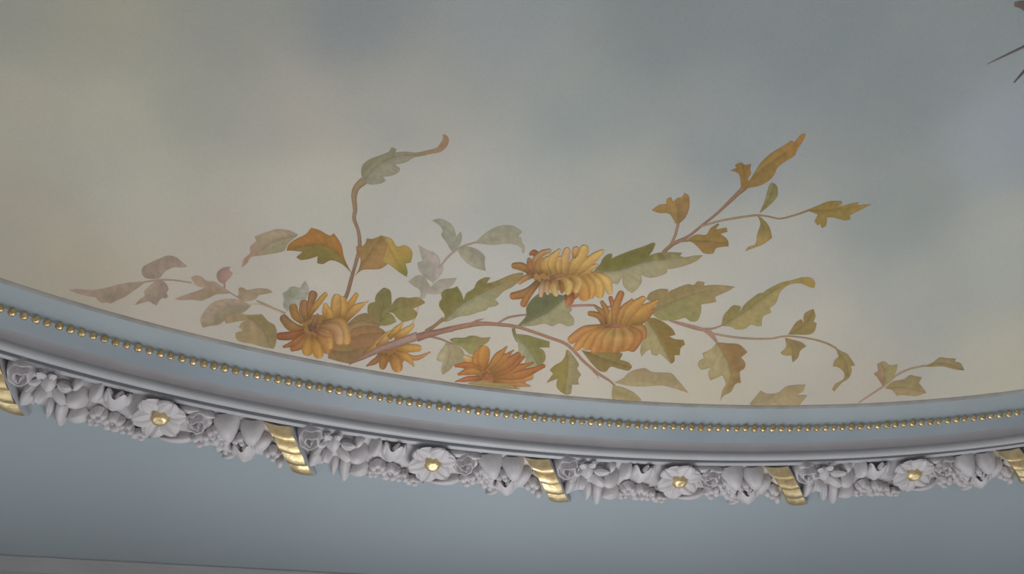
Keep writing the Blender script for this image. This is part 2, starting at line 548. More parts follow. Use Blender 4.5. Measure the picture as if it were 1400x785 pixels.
# rosette
ros_bm = [blob(84 * mm, 84 * mm, .022)]
subs = []
for i, (ang, ll, ww, tl) in enumerate(((50, 98, 92, 9), (-16, 94, 84, 13), (-70, 92, 84, 8), (-128, 92, 82, 12), (170, 98, 90, 8), (108, 98, 88, 12))):
    g = shell(ww * mm, ll * mm, .026, base=.05, crease=.4, cup=.45, wave=.16, waves=5, seed=i * 1.3, nu=15, nv=12)
    subs.append(('petal', join_grids('petal', [g]), Matrix.Translation((0, 0, .012 + .003 * (i % 2))) @ Matrix.Rotation(R(ang), 4, 'Z') @ Matrix.Rotation(R(tl), 4, 'X'), M_PLASTER, None))
subs.append(('gilt_centre', join_grids('gilt_centre', [bump_cap(31 * mm, .028)]), Matrix.Translation((0, 0, .030)), M_GOLD, 'gilded button centre'))
PARTS.append(('rosette', join_grids('rosette', ros_bm), 0.0, .244, .014, 0.0, 0.0, 'large six petalled rosette with a gilt centre', subs))
add('leaf', [shell(40 * mm, 118 * mm, .026, point=.4, crease=.12)], 124, 338, z=.012, rot=97)
add('flower', rose(86 * mm, 90 * mm, .038, 8, frill=.4), 116, 252, label='ruffled plaster carnation beyond the rosette')
add('leaf', [shell(30 * mm, 66 * mm, .022, crease=.2)], 46, 206, z=.010, rot=-82)
add('bud', [blob(30 * mm, 34 * mm, .020)], 62, 214, z=.008, rot=10)
add('leaf', [shell(26 * mm, 70 * mm, .020, crease=.2)], 96, 202, z=.010, rot=-96)
add('blossom', blossom(56 * mm, 54 * mm, .028, 5, 6), 144, 324, rot=30)
add('blossom', blossom(44 * mm, 48 * mm, .032, 4, 7), 178, 282, rot=0)
add('blossom', blossom(56 * mm, 72 * mm, .030, 5, 9), 208, 318, rot=15)
add('petal', [shell(82 * mm, 104 * mm, .044, base=.5, point=.35)], 190, 192, z=.012, rot=206)
add('flower', tulip(80 * mm, 100 * mm, .038, 5), 288, 342, rot=16, z=.010)
add('blossom', blossom(42 * mm, 46 * mm, .022, 4, 12), 243, 356, rot=40)
add('leaf', [shell(30 * mm, 52 * mm, .018, point=.5)], 268, 366, z=.012, rot=120)
add('petal', [shell(76 * mm, 92 * mm, .044, base=.5, crease=.1)], 284, 196, z=.012, rot=192)
add('blossom', blossom(46 * mm, 46 * mm, .030, 3, 13), 262, 292, rot=0)
add('bud', [blob(52 * mm, 88 * mm, .030, creases=3, depth=.22, seed=.4)], 332, 298, z=.006, rot=158)
add('blossom', blossom(48 * mm, 56 * mm, .028, 4, 14), 378, 328, rot=10)
add('bud', [blob(28 * mm, 40 * mm, .020, creases=2, depth=.3)], 412, 374, z=.010, rot=185)
add('leaf', [shell(34 * mm, 70 * mm, .022, crease=.3)], 352, 216, z=.012, rot=230)
add('leaf', [shell(30 * mm, 60 * mm, .020, crease=.3)], -380, 262, z=.010, rot=150)
add('leaf', [shell(34 * mm, 60 * mm, .020, crease=.3)], 370, 268, z=.010, rot=250)

GAR_LABEL = {
    -1: 'plaster flower garland left of the gilt ribbon cut by the left edge',
    0: 'lilac plaster flower garland nearest the left edge, before the first whole ribbon',
    1: 'lilac plaster flower garland second from the left, under the orange flowers',
    2: 'lilac plaster flower garland third from the left, right of the middle ribbon',
    3: 'lilac plaster flower garland fourth from the left, before the cut right ribbon',
    4: 'sliver of lilac plaster garland at the right edge past the last ribbon',
}
for gk in range(-1, 5):
    uo = (gk - 1) * MODULE
    p, n = along(uo, .28, .02)
    root = new_obj('flower_garland', None)
    root.location = p
    tag(root, GAR_LABEL[gk], 'garland', 'flower garlands round the oval')
    bpy.context.view_layer.update()
    inv = Matrix.Translation(-p)
    v, f = BED
    vv = []
    for a, b, c in v:
        q, _ = along(uo + a, b, c)
        vv.append(q - p)
    b = new_obj('backing', mesh_from('backing', vv, f), M_PLASTER, root)
    for name, me, pu, ps, pz, rot, tilt, lab, subs in PARTS:
        o = new_obj(name, me, M_PLASTER, root)
        mw = local_matrix(uo + pu, ps, pz, rot, tilt)
        o.matrix_local = inv @ mw
        if lab: o['label'] = lab
        for sn, sm, smt, smat, slab in subs:
            so = new_obj(sn, sm, smat, o)
            so.matrix_local = smt
            if slab: so['label'] = slab

# ------------------------------------------------------------------ gilt ribbons wound over the garland
L_EDGE = [(-.102, .184), (-.062, .222), (-.026, .272), (.010, .332), (.040, .392)]
R_EDGE = [(-.014, .184), (.012, .222), (.042, .272), (.075, .332), (.112, .392)]
FOLD = [0.0, 0.27, 0.52, 0.75, 1.0]
def edge_at(E_, t):
    k = min(int(t * 4), 3)
    f = t * 4 - k
    return E_[k][0] + (E_[k + 1][0] - E_[k][0]) * f, E_[k][1] + (E_[k + 1][1] - E_[k][1]) * f
def band_height(t):
    return .014 - .044 * math.sin(math.pi * (0.10 + 0.86 * t)) ** .75
RIB_LABEL = ['gilt ribbon band cut by the left edge of the picture', 'gilt ribbon band second from the left, left of the ruffled flower under the orange chrysanthemums',
             'gilt ribbon band in the middle of the row', 'gilt ribbon band fourth from the left', 'gilt ribbon band cut by the right edge of the picture']
for rk in range(5):
    uo = -.49 + (rk - 1) * MODULE
    p, n = along(uo, .29, 0)
    root = new_obj('gilt_ribbon', None)
    root.location = p
    tag(root, RIB_LABEL[rk], 'ribbon', 'gilt ribbons across the garland')
    for k in range(4):
        t0_, t1_ = FOLD[k], FOLD[k + 1]
        v, f = [], []
        nu_, nv_ = 9, 9
        for j in range(nv_):
            b = j / (nv_ - 1)
            t = t0_ + (t1_ - t0_) * b
            puff = -.0075 * (math.sin(math.pi * (b ** 1.35)) ** .7) - .0025 * b
            lu, ls = edge_at(L_EDGE, t)
            ru, rs = edge_at(R_EDGE, t)
            for i in range(nu_):
                a = i / (nu_ - 1)
                q, _ = along(uo + lu + (ru - lu) * a, ls + (rs - ls) * a + .004 * math.sin(math.pi * a), band_height(t) + puff - .003 * math.sin(math.pi * a) + .0004 * math.sin(9 * a + 4 * k + rk))
                v.append(q - p)
        for j in range(nv_ - 1):
            for i in range(nu_ - 1):
                f.append((j * nu_ + i, j * nu_ + i + 1, (j + 1) * nu_ + i + 1, (j + 1) * nu_ + i))
        new_obj('fold', mesh_from('fold', v, f), M_GOLD, root)
    # plaster edge on the right-hand side and the underside closing the band to the ceiling
    for nm, E_, mat_, w_ in (('edge', R_EDGE, M_LILAC, .006), ('edge', L_EDGE, M_GOLD, -.004)):
        v, f = [], []
        n_ = 25
        for j in range(n_):
            t = j / (n_ - 1)
            eu, es = edge_at(E_, t)
            h = band_height(t)
            for du, dz in ((0, h - .003), (w_ * .8, h + .003), (w_, .021)):
                q, _ = along(uo + eu + du, es, dz)
                v.append(q - p)
        for j in range(n_ - 1):
            for i in range(2):
                f.append((j * 3 + i, j * 3 + i + 1, j * 3 + i + 4, j * 3 + i + 3))
        new_obj(nm, mesh_from(nm, v, f), mat_, root)

# ------------------------------------------------------------------ the painted canvas
painting = new_obj('ceiling_painting', None)
painting.location = (OVAL.x, OVAL.y, Z_CANVAS)
tag(painting, 'oval ceiling painting of a pale clouded sky with a spray of orange chrysanthemums', 'painting')
PO = Vector((OVAL.x, OVAL.y, Z_CANVAS))

SKY = [  # where on the canvas, painted colour; edges lifted, low middle dimmed to offset light falloff
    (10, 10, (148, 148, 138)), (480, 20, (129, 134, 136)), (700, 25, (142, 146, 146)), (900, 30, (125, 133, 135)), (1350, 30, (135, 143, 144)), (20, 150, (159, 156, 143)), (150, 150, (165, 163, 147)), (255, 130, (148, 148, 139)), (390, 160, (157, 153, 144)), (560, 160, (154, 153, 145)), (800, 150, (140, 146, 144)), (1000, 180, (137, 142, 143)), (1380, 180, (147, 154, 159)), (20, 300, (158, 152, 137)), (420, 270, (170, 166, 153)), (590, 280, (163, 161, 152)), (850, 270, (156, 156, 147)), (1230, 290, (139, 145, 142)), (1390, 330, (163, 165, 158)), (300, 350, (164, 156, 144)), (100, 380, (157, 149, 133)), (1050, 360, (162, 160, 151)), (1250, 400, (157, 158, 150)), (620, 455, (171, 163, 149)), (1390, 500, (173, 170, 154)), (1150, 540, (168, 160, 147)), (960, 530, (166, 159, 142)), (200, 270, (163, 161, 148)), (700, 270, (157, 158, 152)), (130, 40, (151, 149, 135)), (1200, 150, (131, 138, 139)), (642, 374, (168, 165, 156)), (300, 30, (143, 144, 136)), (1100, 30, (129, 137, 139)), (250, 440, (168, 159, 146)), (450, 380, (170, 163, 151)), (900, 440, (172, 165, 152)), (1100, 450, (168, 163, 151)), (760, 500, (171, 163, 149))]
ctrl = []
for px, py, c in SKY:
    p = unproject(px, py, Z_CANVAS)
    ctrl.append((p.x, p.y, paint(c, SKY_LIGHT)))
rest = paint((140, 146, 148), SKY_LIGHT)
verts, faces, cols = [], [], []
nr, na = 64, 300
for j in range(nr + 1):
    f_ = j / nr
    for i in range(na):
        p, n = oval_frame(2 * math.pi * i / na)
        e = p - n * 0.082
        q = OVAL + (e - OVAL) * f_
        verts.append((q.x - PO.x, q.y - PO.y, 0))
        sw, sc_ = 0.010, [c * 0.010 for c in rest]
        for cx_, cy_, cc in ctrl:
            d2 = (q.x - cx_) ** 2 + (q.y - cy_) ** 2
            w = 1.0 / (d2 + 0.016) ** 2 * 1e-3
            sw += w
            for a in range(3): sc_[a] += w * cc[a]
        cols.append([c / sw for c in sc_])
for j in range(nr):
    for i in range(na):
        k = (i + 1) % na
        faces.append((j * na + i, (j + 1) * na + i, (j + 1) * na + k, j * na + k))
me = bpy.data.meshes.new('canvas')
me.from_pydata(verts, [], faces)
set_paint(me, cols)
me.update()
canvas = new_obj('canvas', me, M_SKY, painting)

CROP = {'A': (80, 320, 4.3625), 'B': (320, 170, 3.4125), 'C': (360, 360, 4.617), 'D': (540, 280, 4.3625), 'E': (580, 420, 3.684), 'F': (680, 310, 4.130),
        'G': (870, 160, 3.568), 'H': (920, 360, 3.333), 'I': (690, 325, 7.85), 'J': (770, 390, 7.85), 'K': (370, 390, 7.1375), 'L': (460, 420, 7.85), 'M': (600, 450, 8.725), 'P': (0, 0, 1.0)}
def px_of(crop, p):
    ox, oy, s = CROP[crop]
    return (ox + p[0] / s, oy + p[1] / s)

LAYER = [0]
def on_canvas(p):
    q = unproject(p[0], p[1], Z_CANVAS)
    return (q.x - PO.x, q.y - PO.y, -0.0002 - LAYER[0] * 0.000008)

def curve(pts, closed=False, step=2.0, corner=62):
    """Catmull-Rom through traced points, corners kept where the line turns sharply."""
    n = len(pts)
    P = [Vector(p) for p in pts]
    def is_corner(i):
        if not closed and (i == 0 or i == n - 1): return True
        a, b = P[i] - P[i - 1], P[(i + 1) % n] - P[i]
        if a.length < 1e-6 or b.length < 1e-6: return True
        return math.degrees(a.angle(b)) > corner
    out = []
    for i in range(n if closed else n - 1):
        p1, p2 = P[i], P[(i + 1) % n]
        m1 = (p2 - p1) * .5 if is_corner(i) else (p2 - P[i - 1]) * .5
        m2 = (p2 - p1) * .5 if is_corner((i + 1) % n) else (P[(i + 2) % n] - p1) * .5
        L = (p2 - p1).length
        m1 = m1.normalized() * min(m1.length, L) if m1.length else m1
        m2 = m2.normalized() * min(m2.length, L) if m2.length else m2
        k = max(1, int(L / step))
        for j in range(k):
            t = j / k
            h1, h2, h3, h4 = 2 * t ** 3 - 3 * t ** 2 + 1, t ** 3 - 2 * t ** 2 + t, -2 * t ** 3 + 3 * t ** 2, t ** 3 - t ** 2
            out.append(p1 * h1 + m1 * h2 + p2 * h3 + m2 * h4)
    if not closed: out.append(P[-1])
    return out

def seg_dist(p, a, b):
    d = b - a
    L2 = d.length_squared
    t = max(0, min(1, (p - a).dot(d) / L2)) if L2 else 0
    q = a + d * t
    return (p - q).length, t

def inside(p, poly):
    c = False
    n = len(poly)
    j = n - 1
    for i in range(n):
        a, b = poly[i], poly[j]
        if (a.y > p.y) != (b.y > p.y) and p.x < (b.x - a.x) * (p.y - a.y) / (b.y - a.y) + a.x:
            c = not c
        j = i
    return c

def painted_shape(name, crop, outline, vein, c_left, c_right=None, tip=None, edge=None, parent=None, label=None, grid=2.6, vein_dark=.72, edge_w=1.6, edge_k=.55, soft=.5):
    """a painted leaf: outline and midrib traced on the canvas; c_left / c_right are the two halves either side of the midrib."""
    LAYER[0] += 1
    ol = curve([px_of(crop, p) for p in outline], True)
    vn = curve([px_of(crop, p) for p in vein], False, 3.0) if vein else None
    c_right = c_right or c_left
    cl, cr = paint(c_left), paint(c_right)
    ct = paint(tip) if tip else None
    ce = paint(edge) if edge else None
    xs = [p.x for p in ol]; ys = [p.y for p in ol]
    pts = [p.copy() for p in ol]
    nb = len(pts)
    rg = random.Random(int(xs[0] * 7 + ys[0] * 13))
    y = min(ys) + grid / 2
    row = 0
    while y < max(ys):
        x = min(xs) + grid / 2 + (grid / 2 if row % 2 else 0)
        while x < max(xs):
            p = Vector((x + rg.uniform(-.2, .2) * grid, y + rg.uniform(-.2, .2) * grid))
            if inside(p, ol) and min((p - q).length for q in ol) > grid * .45:
                pts.append(p)
            x += grid
        y += grid * .87
        row += 1
    if vn:
        for q in vn:
            if inside(q, ol) and min((q - o).length for o in pts) > .5:
                pts.append(q.copy())
    ed = [(i, (i + 1) % nb) for i in range(nb)]
    vo, eo, fo, *_ = delaunay_2d_cdt([Vector(p) for p in pts], ed, [list(range(nb))], 1, 1e-4)
    cols, V = [], []
    total = None
    if vn:
        cum = [0]
        for a, b in zip(vn, vn[1:]): cum.append(cum[-1] + (b - a).length)
        total = cum[-1]
    for p in vo:
        p = Vector((p.x, p.y))
        nz = noise.noise(Vector((p.x * .12, p.y * .12, LAYER[0])))
        n2 = noise.noise(Vector((p.x * .35, p.y * .35, LAYER[0] + 9)))
        d_edge = min(seg_dist(p, ol[i], ol[(i + 1) % len(ol)])[0] for i in range(len(ol)))
        if vn:
            best = (1e9, 0, 0, None)
            for i in range(len(vn) - 1):
                d, t = seg_dist(p, vn[i], vn[i + 1])
                if d < best[0]: best = (d, cum[i] + t * (cum[i + 1] - cum[i]), i, t)
            d_v, along_v, i, _t = best
            a, b = vn[i], vn[i + 1]
            side = (b.x - a.x) * (p.y - a.y) - (b.y - a.y) * (p.x - a.x)
            sd = math.copysign(1, side) * smooth01(0, 2.2, d_v)
            c = mix(cl, cr, .5 + .5 * sd)
            fv = along_v / total
            # side veins, painted slightly darker
            sv = math.sin(along_v * .75 - d_v * .55)
            c = mix(c, tuple(x * .84 for x in c), max(0, sv) ** 6 * .6 * smooth01(.5, 2, d_v))
            c = mix(c, tuple(x * vein_dark for x in c), (1 - smooth01(.2, 1.8, d_v)) * .8)
            # tone falls off towards the midrib on one side, brightens at the rim on the other
            c = tuple(x * (1 + .10 * sd * smooth01(1, 8, d_v)) for x in c)
        else:
            c = cl
            fv = (p.y - min(ys)) / max(1e-3, max(ys) - min(ys))
        if ct: c = mix(c, ct, smooth01(.45, 1.0, fv + .18 * nz))
        c = tuple(x * (1 + .16 * nz + .06 * n2) for x in c)
        if ce: c = mix(c, ce, (1 - smooth01(0, edge_w, d_edge)) * edge_k * (.75 + .5 * nz))
        cols.append(c)
        V.append(on_canvas(p))
    me = bpy.data.meshes.new(name)
    me.from_pydata(V, [], [tuple(f) for f in fo])
    set_paint(me, cols)
    me.update()
    o = new_obj(name, me, M_PAINT, parent or painting)
    if label: o['label'] = label
    return o

def painted_stroke(name, crop, pts, widths, c0, c1=None, parent=None, light=.20, dark=.20, across=7, round_tip=True, label=None, ridge=0.0, step=1.6, base_fade=None):
    """a brush stroke along traced points: petals (round tip) and stems. widths are full widths in crop pixels."""
    LAYER[0] += 1
    sc = CROP[crop][2]
    cl = curve([px_of(crop, p) for p in pts], False, step, 180)
    n = len(cl)
    cum = [0]
    for a, b in zip(cl, cl[1:]): cum.append(cum[-1] + (b - a).length)
    L = cum[-1]
    ca, cb = paint(c0), paint(c1 or c0)
    V, cols = [], []
    flip = None
    for i, p in enumerate(cl):
        t = cum[i] / L
        k = min(int(t * (len(widths) - 1)), len(widths) - 2)
        f = t * (len(widths) - 1) - k
        f = f * f * (3 - 2 * f)
        w = (widths[k] + (widths[k + 1] - widths[k]) * f) / sc
        if round_tip:
            rem = L - cum[i]
            rad = widths[-1] / sc / 2
            if rem < rad: w *= math.sqrt(max(0.0, 1 - (1 - rem / rad) ** 2)) if rad > 0 else 0
            w = max(w, .05)
        a, b = cl[max(0, i - 1)], cl[min(n - 1, i + 1)]
        d = (b - a).normalized()
        nrm = Vector((d.y, -d.x))
        if flip is None: flip = (cl[-1] - cl[0]).x < 0      # first edge is the one higher in the picture
        if flip: nrm = -nrm
        for j in range(across):
            x = j / (across - 1) * 2 - 1
            q = p + nrm * (-x * w / 2)
            c = mix(ca, cb, t)
            nz = noise.noise(Vector((q.x * .25, q.y * .25, LAYER[0] * 1.7)))
            g = 1 + light * math.exp(-((x + .25) / .38) ** 2) - dark * smooth01(.35, 1.0, abs(x))
            if ridge: g *= 1 - ridge * math.exp(-((x - .1) / .12) ** 2) * (1 - t)
            if base_fade: g *= base_fade + (1 - base_fade) * smooth01(0, .5, t)
            c = tuple(v * g * (1 + .12 * nz) for v in c)
            if x > .55 or x < -.8: c = (c[0] * 1.04, c[1] * .95, c[2] * .90)
            cols.append(c)
            V.append(on_canvas(q))
    F = []
    for i in range(n - 1):
        for j in range(across - 1):
            F.append((i * across + j, i * across + j + 1, (i + 1) * across + j + 1, (i + 1) * across + j))
    me = bpy.data.meshes.new(name)
    me.from_pydata(V, [], F)
    set_paint(me, cols)
    me.update()
    o = new_obj(name, me, M_PAINT, parent or painting)
    if label: o['label'] = label
    return o

def leaf(crop, outline, vein, c1, c2=None, tip=None, edge=None, **kw):
    return painted_shape('painted_leaf', crop, outline, vein, c1, c2, tip, edge, **kw)
def stem(crop, pts, widths, c0=(142, 106, 86), c1=None, **kw):
    return painted_stroke('painted_stem', crop, pts, widths, c0, c1, round_tip=False, across=5, **kw)

RED = (150, 104, 76)
PINK = (164, 136, 120)
# --- faded sprig at the far left
stem('A', [(505, 288), (590, 275), (680, 275), (795, 291)], [9, 10, 9, 8], (158, 135, 122))
stem('A', [(990, 296), (990, 332)], [12, 12], (152, 125, 112))
stem('A', [(1020, 348), (1065, 375)], [8, 9], (160, 136, 120))
stem('A', [(1180, 398), (1230, 418), (1300, 452), (1355, 474)], [10, 10, 12, 14], (155, 135, 112))
stem('A', [(1140, 420), (1200, 418), (1260, 440), (1330, 470)], [6, 8, 8, 8], (176, 156, 130))
leaf('A', [(770, 195), (735, 165), (700, 138), (655, 128), (600, 148), (550, 170), (505, 195), (495, 222), (503, 250), (530, 266), (575, 268), (605, 262), (625, 235), (650, 215), (690, 198), (730, 200)], [(600, 265), (640, 190), (765, 194)], (162, 144, 126), (157, 139, 124), edge=(164, 132, 122), vein_dark=.96)
leaf('A', [(60, 333), (110, 328), (200, 335), (280, 322), (350, 303), (420, 290), (500, 285), (515, 290), (480, 318), (440, 345), (405, 370), (370, 388), (345, 398), (310, 415), (285, 408), (265, 412), (240, 400), (220, 378), (180, 372), (120, 358), (80, 343)], [(515, 288), (350, 330), (60, 333)], (159, 143, 120), (160, 142, 122), tip=(166, 146, 128), edge=(168, 138, 122), vein_dark=.95)
leaf('A', [(580, 278), (620, 280), (645, 300), (657, 328), (645, 350), (655, 372), (640, 385), (620, 383), (600, 400), (585, 427), (560, 415), (540, 402), (500, 412), (455, 424), (475, 398), (515, 368), (510, 345), (535, 318), (560, 295)], [(595, 278), (575, 340), (460, 420)], (158, 142, 122), (160, 144, 122), edge=(165, 137, 121), vein_dark=.95)
leaf('A', [(790, 260), (820, 248), (855, 255), (885, 280), (930, 285), (975, 312), (1030, 352), (990, 358), (940, 362), (900, 380), (850, 398), (800, 392), (740, 395), (692, 390), (730, 372), (780, 355), (840, 335), (870, 320), (830, 312), (810, 295)], [(1030, 352), (900, 330), (700, 388)], (156, 140, 112), (160, 138, 116), tip=(166, 142, 120), edge=(162, 128, 112), vein_dark=.92)
leaf('A', [(1025, 195), (1020, 215), (1040, 235), (1025, 260), (1000, 285), (990, 300), (965, 290), (945, 265), (945, 235), (965, 210), (995, 198)], [(990, 300), (975, 250), (1020, 198)], (158, 130, 115), (166, 136, 120), edge=(150, 110, 98), vein_dark=.95)
leaf('A', [(1060, 375), (1075, 360), (1072, 325), (1095, 318), (1125, 335), (1180, 325), (1250, 328), (1278, 348), (1240, 358), (1195, 365), (1180, 385), (1140, 400), (1095, 400)], [(1060, 376), (1150, 355), (1275, 346)], (160, 142, 112), (157, 140, 112), edge=(162, 132, 112), vein_dark=.92)
leaf('A', [(1150, 430), (1110, 405), (1050, 388), (980, 390), (920, 410), (880, 450), (850, 495), (845, 520), (860, 560), (910, 548), (960, 540), (1000, 510), (1050, 480), (1100, 470), (1120, 455)], [(1145, 430), (1000, 440), (862, 550)], (154, 142, 112), (160, 143, 118), edge=(160, 126, 104), vein_dark=.92)
leaf('A', [(1195, 480), (1215, 480), (1250, 520), (1290, 545), (1303, 590), (1300, 640), (1285, 685), (1220, 675), (1150, 655), (1090, 645), (1060, 625), (1055, 590), (1100, 575), (1075, 555), (1090, 530), (1120, 515), (1060, 524), (1000, 535), (990, 520), (1020, 490), (1070, 473), (1130, 482)], [(1130, 490), (1210, 560), (1270, 680)], (146, 131, 86), (152, 134, 96), edge=(158, 124, 94))
# --- upright shoot left of centre
stem('B', [(608, 262), (572, 295), (560, 335), (565, 400), (560, 440), (580, 500), (586, 570), (570, 640), (550, 710), (528, 790), (500, 850)], [38, 30, 22, 18, 16, 18, 18, 16, 18, 18, 18], (148, 128, 98), (128, 90, 72))
leaf('B', [(605, 265), (593, 225), (600, 190), (630, 165), (680, 145), (722, 128), (735, 107), (757, 115), (752, 132), (800, 128), (850, 132), (900, 122), (945, 110), (965, 85), (975, 65), (972, 47), (990, 50), (1003, 72), (995, 100), (965, 128), (920, 138), (880, 148), (840, 155), (800, 178), (750, 188), (775, 205), (770, 222), (735, 240), (695, 245), (708, 262), (690, 275), (640, 282), (620, 275)], [(605, 268), (660, 200), (750, 150), (880, 136), (985, 75)], (146, 142, 110), (144, 142, 118), tip=(150, 112, 86), edge=(142, 112, 84))
leaf('B', [(300, 515), (255, 495), (200, 490), (140, 508), (95, 525), (105, 545), (75, 572), (75, 600), (45, 630), (35, 670), (60, 650), (80, 620), (130, 612), (200, 600), (235, 590), (250, 560)], [(300, 520), (180, 550), (40, 660)], (160, 150, 116), (158, 143, 114), tip=(160, 130, 112), edge=(166, 138, 112))
leaf('B', [(550, 700), (515, 625), (500, 560), (465, 508), (447, 520), (400, 495), (360, 483), (335, 512), (290, 535), (255, 560), (245, 590), (275, 590), (320, 595), (290, 620), (310, 633), (350, 628), (390, 615), (387, 648), (415, 652), (450, 635), (490, 645), (525, 670)], [(550, 700), (480, 600), (400, 560), (250, 585)], (138, 122, 64), (152, 100, 50), edge=(128, 82, 48))
leaf('B', [(560, 710), (600, 680), (680, 675), (720, 650), (715, 600), (715, 555), (690, 518), (645, 535), (620, 532), (605, 565), (570, 570), (572, 595), (590, 630), (580, 680)], [(562, 705), (620, 620), (690, 525)], (152, 113, 68), (146, 108, 64), edge=(130, 86, 52))
leaf('B', [(690, 520), (735, 535), (760, 570), (800, 565), (832, 595), (825, 645), (800, 650), (810, 690), (805, 712), (770, 690), (725, 655), (692, 640), (710, 590), (715, 550)], [(700, 525), (745, 610), (805, 708)], (176, 136, 66), (164, 128, 66), tip=(124, 122, 56), edge=(150, 120, 66))
# --- faded leaves behind
stem('D', [(262, 380), (300, 330), (345, 285), (400, 250), (490, 222)], [10, 11, 13, 12, 10], (164, 142, 126), (150, 140, 116))
stem('D', [(225, 470), (250, 420), (275, 370)], [6, 8, 8], (168, 158, 142))
leaf('D', [(335, 275), (310, 230), (275, 180), (285, 155), (262, 120), (220, 95), (270, 83), (320, 105), (350, 135), (362, 170), (368, 190), (390, 160), (400, 180), (395, 225), (370, 260), (350, 280)], [(342, 278), (340, 190), (225, 92)], (154, 153, 132), (148, 148, 126), edge=(148, 140, 118), vein_dark=.94)
leaf('D', [(475, 230), (510, 195), (545, 165), (590, 140), (640, 123), (700, 125), (735, 142), (760, 163), (735, 185), (755, 200), (758, 225), (775, 250), (770, 290), (758, 285), (755, 262), (725, 240), (660, 232), (590, 240), (520, 235)], [(478, 228), (600, 190), (755, 170)], (156, 154, 128), (152, 148, 122), edge=(158, 146, 122), vein_dark=.94)
leaf('D', [(375, 275), (420, 250), (470, 258), (510, 280), (537, 310), (535, 345), (542, 395), (500, 385), (455, 365), (415, 335), (390, 305)], [(376, 272), (450, 310), (540, 390)], (154, 152, 126), (158, 152, 128), edge=(160, 146, 124), vein_dark=.94)
leaf('D', [(140, 240), (190, 270), (240, 290), (265, 320), (270, 360), (245, 385), (290, 365), (285, 400), (260, 435), (240, 455), (225, 465), (175, 430), (140, 385), (135, 345), (165, 335), (150, 290)], [(228, 460), (215, 370), (145, 245)], (160, 156, 138), (167, 156, 142), edge=(160, 152, 132), vein_dark=.95)
leaf('D', [(80, 460), (130, 422), (175, 430), (200, 470), (215, 490), (260, 450), (310, 440), (370, 438), (350, 470), (300, 520), (240, 535), (190, 530), (175, 560), (150, 560), (148, 510), (110, 485)], [(165, 555), (220, 500), (365, 440)], (162, 156, 134), (164, 157, 138), edge=(160, 152, 130), vein_dark=.95)
stem('C', [(985, 215), (970, 310), (935, 395)], [10, 9, 10], (176, 160, 134))
# --- stems of the main branch
stem('E', [(-6, 142), (130, 110), (280, 84), (400, 90), (470, 100), (540, 122), (620, 150), (720, 190), (800, 270), (870, 330), (935, 372), (960, 396)], [34, 26, 26, 22, 18, 16, 15, 15, 16, 14, 14, 10], (145, 102, 80), (150, 108, 84))
stem('E', [(225, 88), (270, 68), (302, 58)], [10, 12, 3], (150, 108, 84))
stem('E', [(370, 82), (425, 52), (512, 38)], [8, 11, 9], (140, 106, 90))
stem('E', [(830, 300), (868, 340), (880, 362)], [8, 9, 2], (150, 112, 86))
stem('E', [(30, 148), (80, 160), (110, 172), (152, 188)], [10, 10, 8, 6], (142, 104, 84))
stem('I', [(690, 735), (820, 728), (960, 728), (1010, 760)], [26, 24, 24, 20], (160, 106, 92))
stem('J', [(470, 236), (530, 226)], [22, 20], (150, 100, 86))
stem('F', [(970, 528), (1040, 552), (1130, 578), (1200, 592), (1240, 650)], [12, 14, 16, 16, 12], (152, 116, 92))
stem('H', [(130, 299), (180, 298), (222, 284)], [9, 8, 7], (152, 112, 92))
stem('H', [(0, 264), (60, 280), (130, 300), (165, 322), (200, 362)], [9, 11, 13, 13, 9], (152, 114, 92))
stem('H', [(165, 318), (300, 340), (440, 344), (520, 332), (630, 345), (700, 365), (745, 388)], [8, 9, 9, 7, 7, 8, 9], (156, 122, 98), (152, 126, 92))
stem('H', [(845, 636), (900, 600), (960, 560), (1020, 510), (1080, 482), (1150, 466)], [5, 7, 9, 9, 8, 8], (164, 138, 116), (156, 124, 100))
stem('G', [(130, 662), (180, 620), (250, 585), (320, 530), (400, 465), (500, 370), (540, 335)], [18, 18, 12, 11, 13, 18, 26], (140, 112, 88), (136, 98, 76))
stem('G', [(310, 535), (420, 505), (580, 480), (640, 485), (700, 496), (770, 480), (842, 455)], [9, 9, 10, 9, 7, 8, 10], (150, 118, 94), (140, 104, 70))
stem('G', [(170, 622), (190, 575), (206, 512)], [14, 13, 15], (142, 108, 82))
stem('G', [(178, 612), (252, 604)], [9, 9], (138, 106, 86))
stem('F', [(935, 148), (965, 115), (990, 95)], [12, 12, 10], (140, 118, 84))
# --- leaves of the right-hand branches
leaf('G', [(600, 470), (625, 410), (645, 340), (660, 320), (685, 335), (690, 380), (675, 405), (640, 440)], [(600, 470), (650, 390), (672, 328)], (140, 134, 86), (134, 126, 78), edge=(134, 116, 76))
leaf('G', [(590, 480), (620, 500), (650, 540), (662, 590), (620, 620), (530, 655), (545, 635), (580, 620), (590, 570), (605, 520)], [(592, 482), (625, 560), (610, 615)], (146, 128, 74), (140, 124, 78), tip=(158, 124, 72), edge=(140, 104, 62))
leaf('G', [(830, 455), (880, 435), (940, 412), (1000, 410), (1005, 420), (980, 440), (1040, 425), (1085, 415), (1080, 430), (1148, 425), (1110, 445), (1040, 480), (1045, 500), (1015, 505), (960, 490), (930, 490), (925, 530), (905, 542), (895, 520), (885, 530), (868, 510), (885, 475)], [(835, 455), (930, 455), (1140, 427)], (150, 117, 62), (138, 110, 60), tip=(156, 122, 62), edge=(148, 100, 54))
leaf('G', [(240, 605), (290, 575), (340, 575), (360, 545), (395, 520), (405, 525), (385, 550), (440, 540), (445, 560), (410, 570), (445, 600), (450, 630), (390, 640), (375, 665), (330, 665), (300, 635), (270, 610)], [(245, 604), (340, 605), (440, 615)], (150, 124, 66), (144, 116, 66), edge=(138, 100, 58))
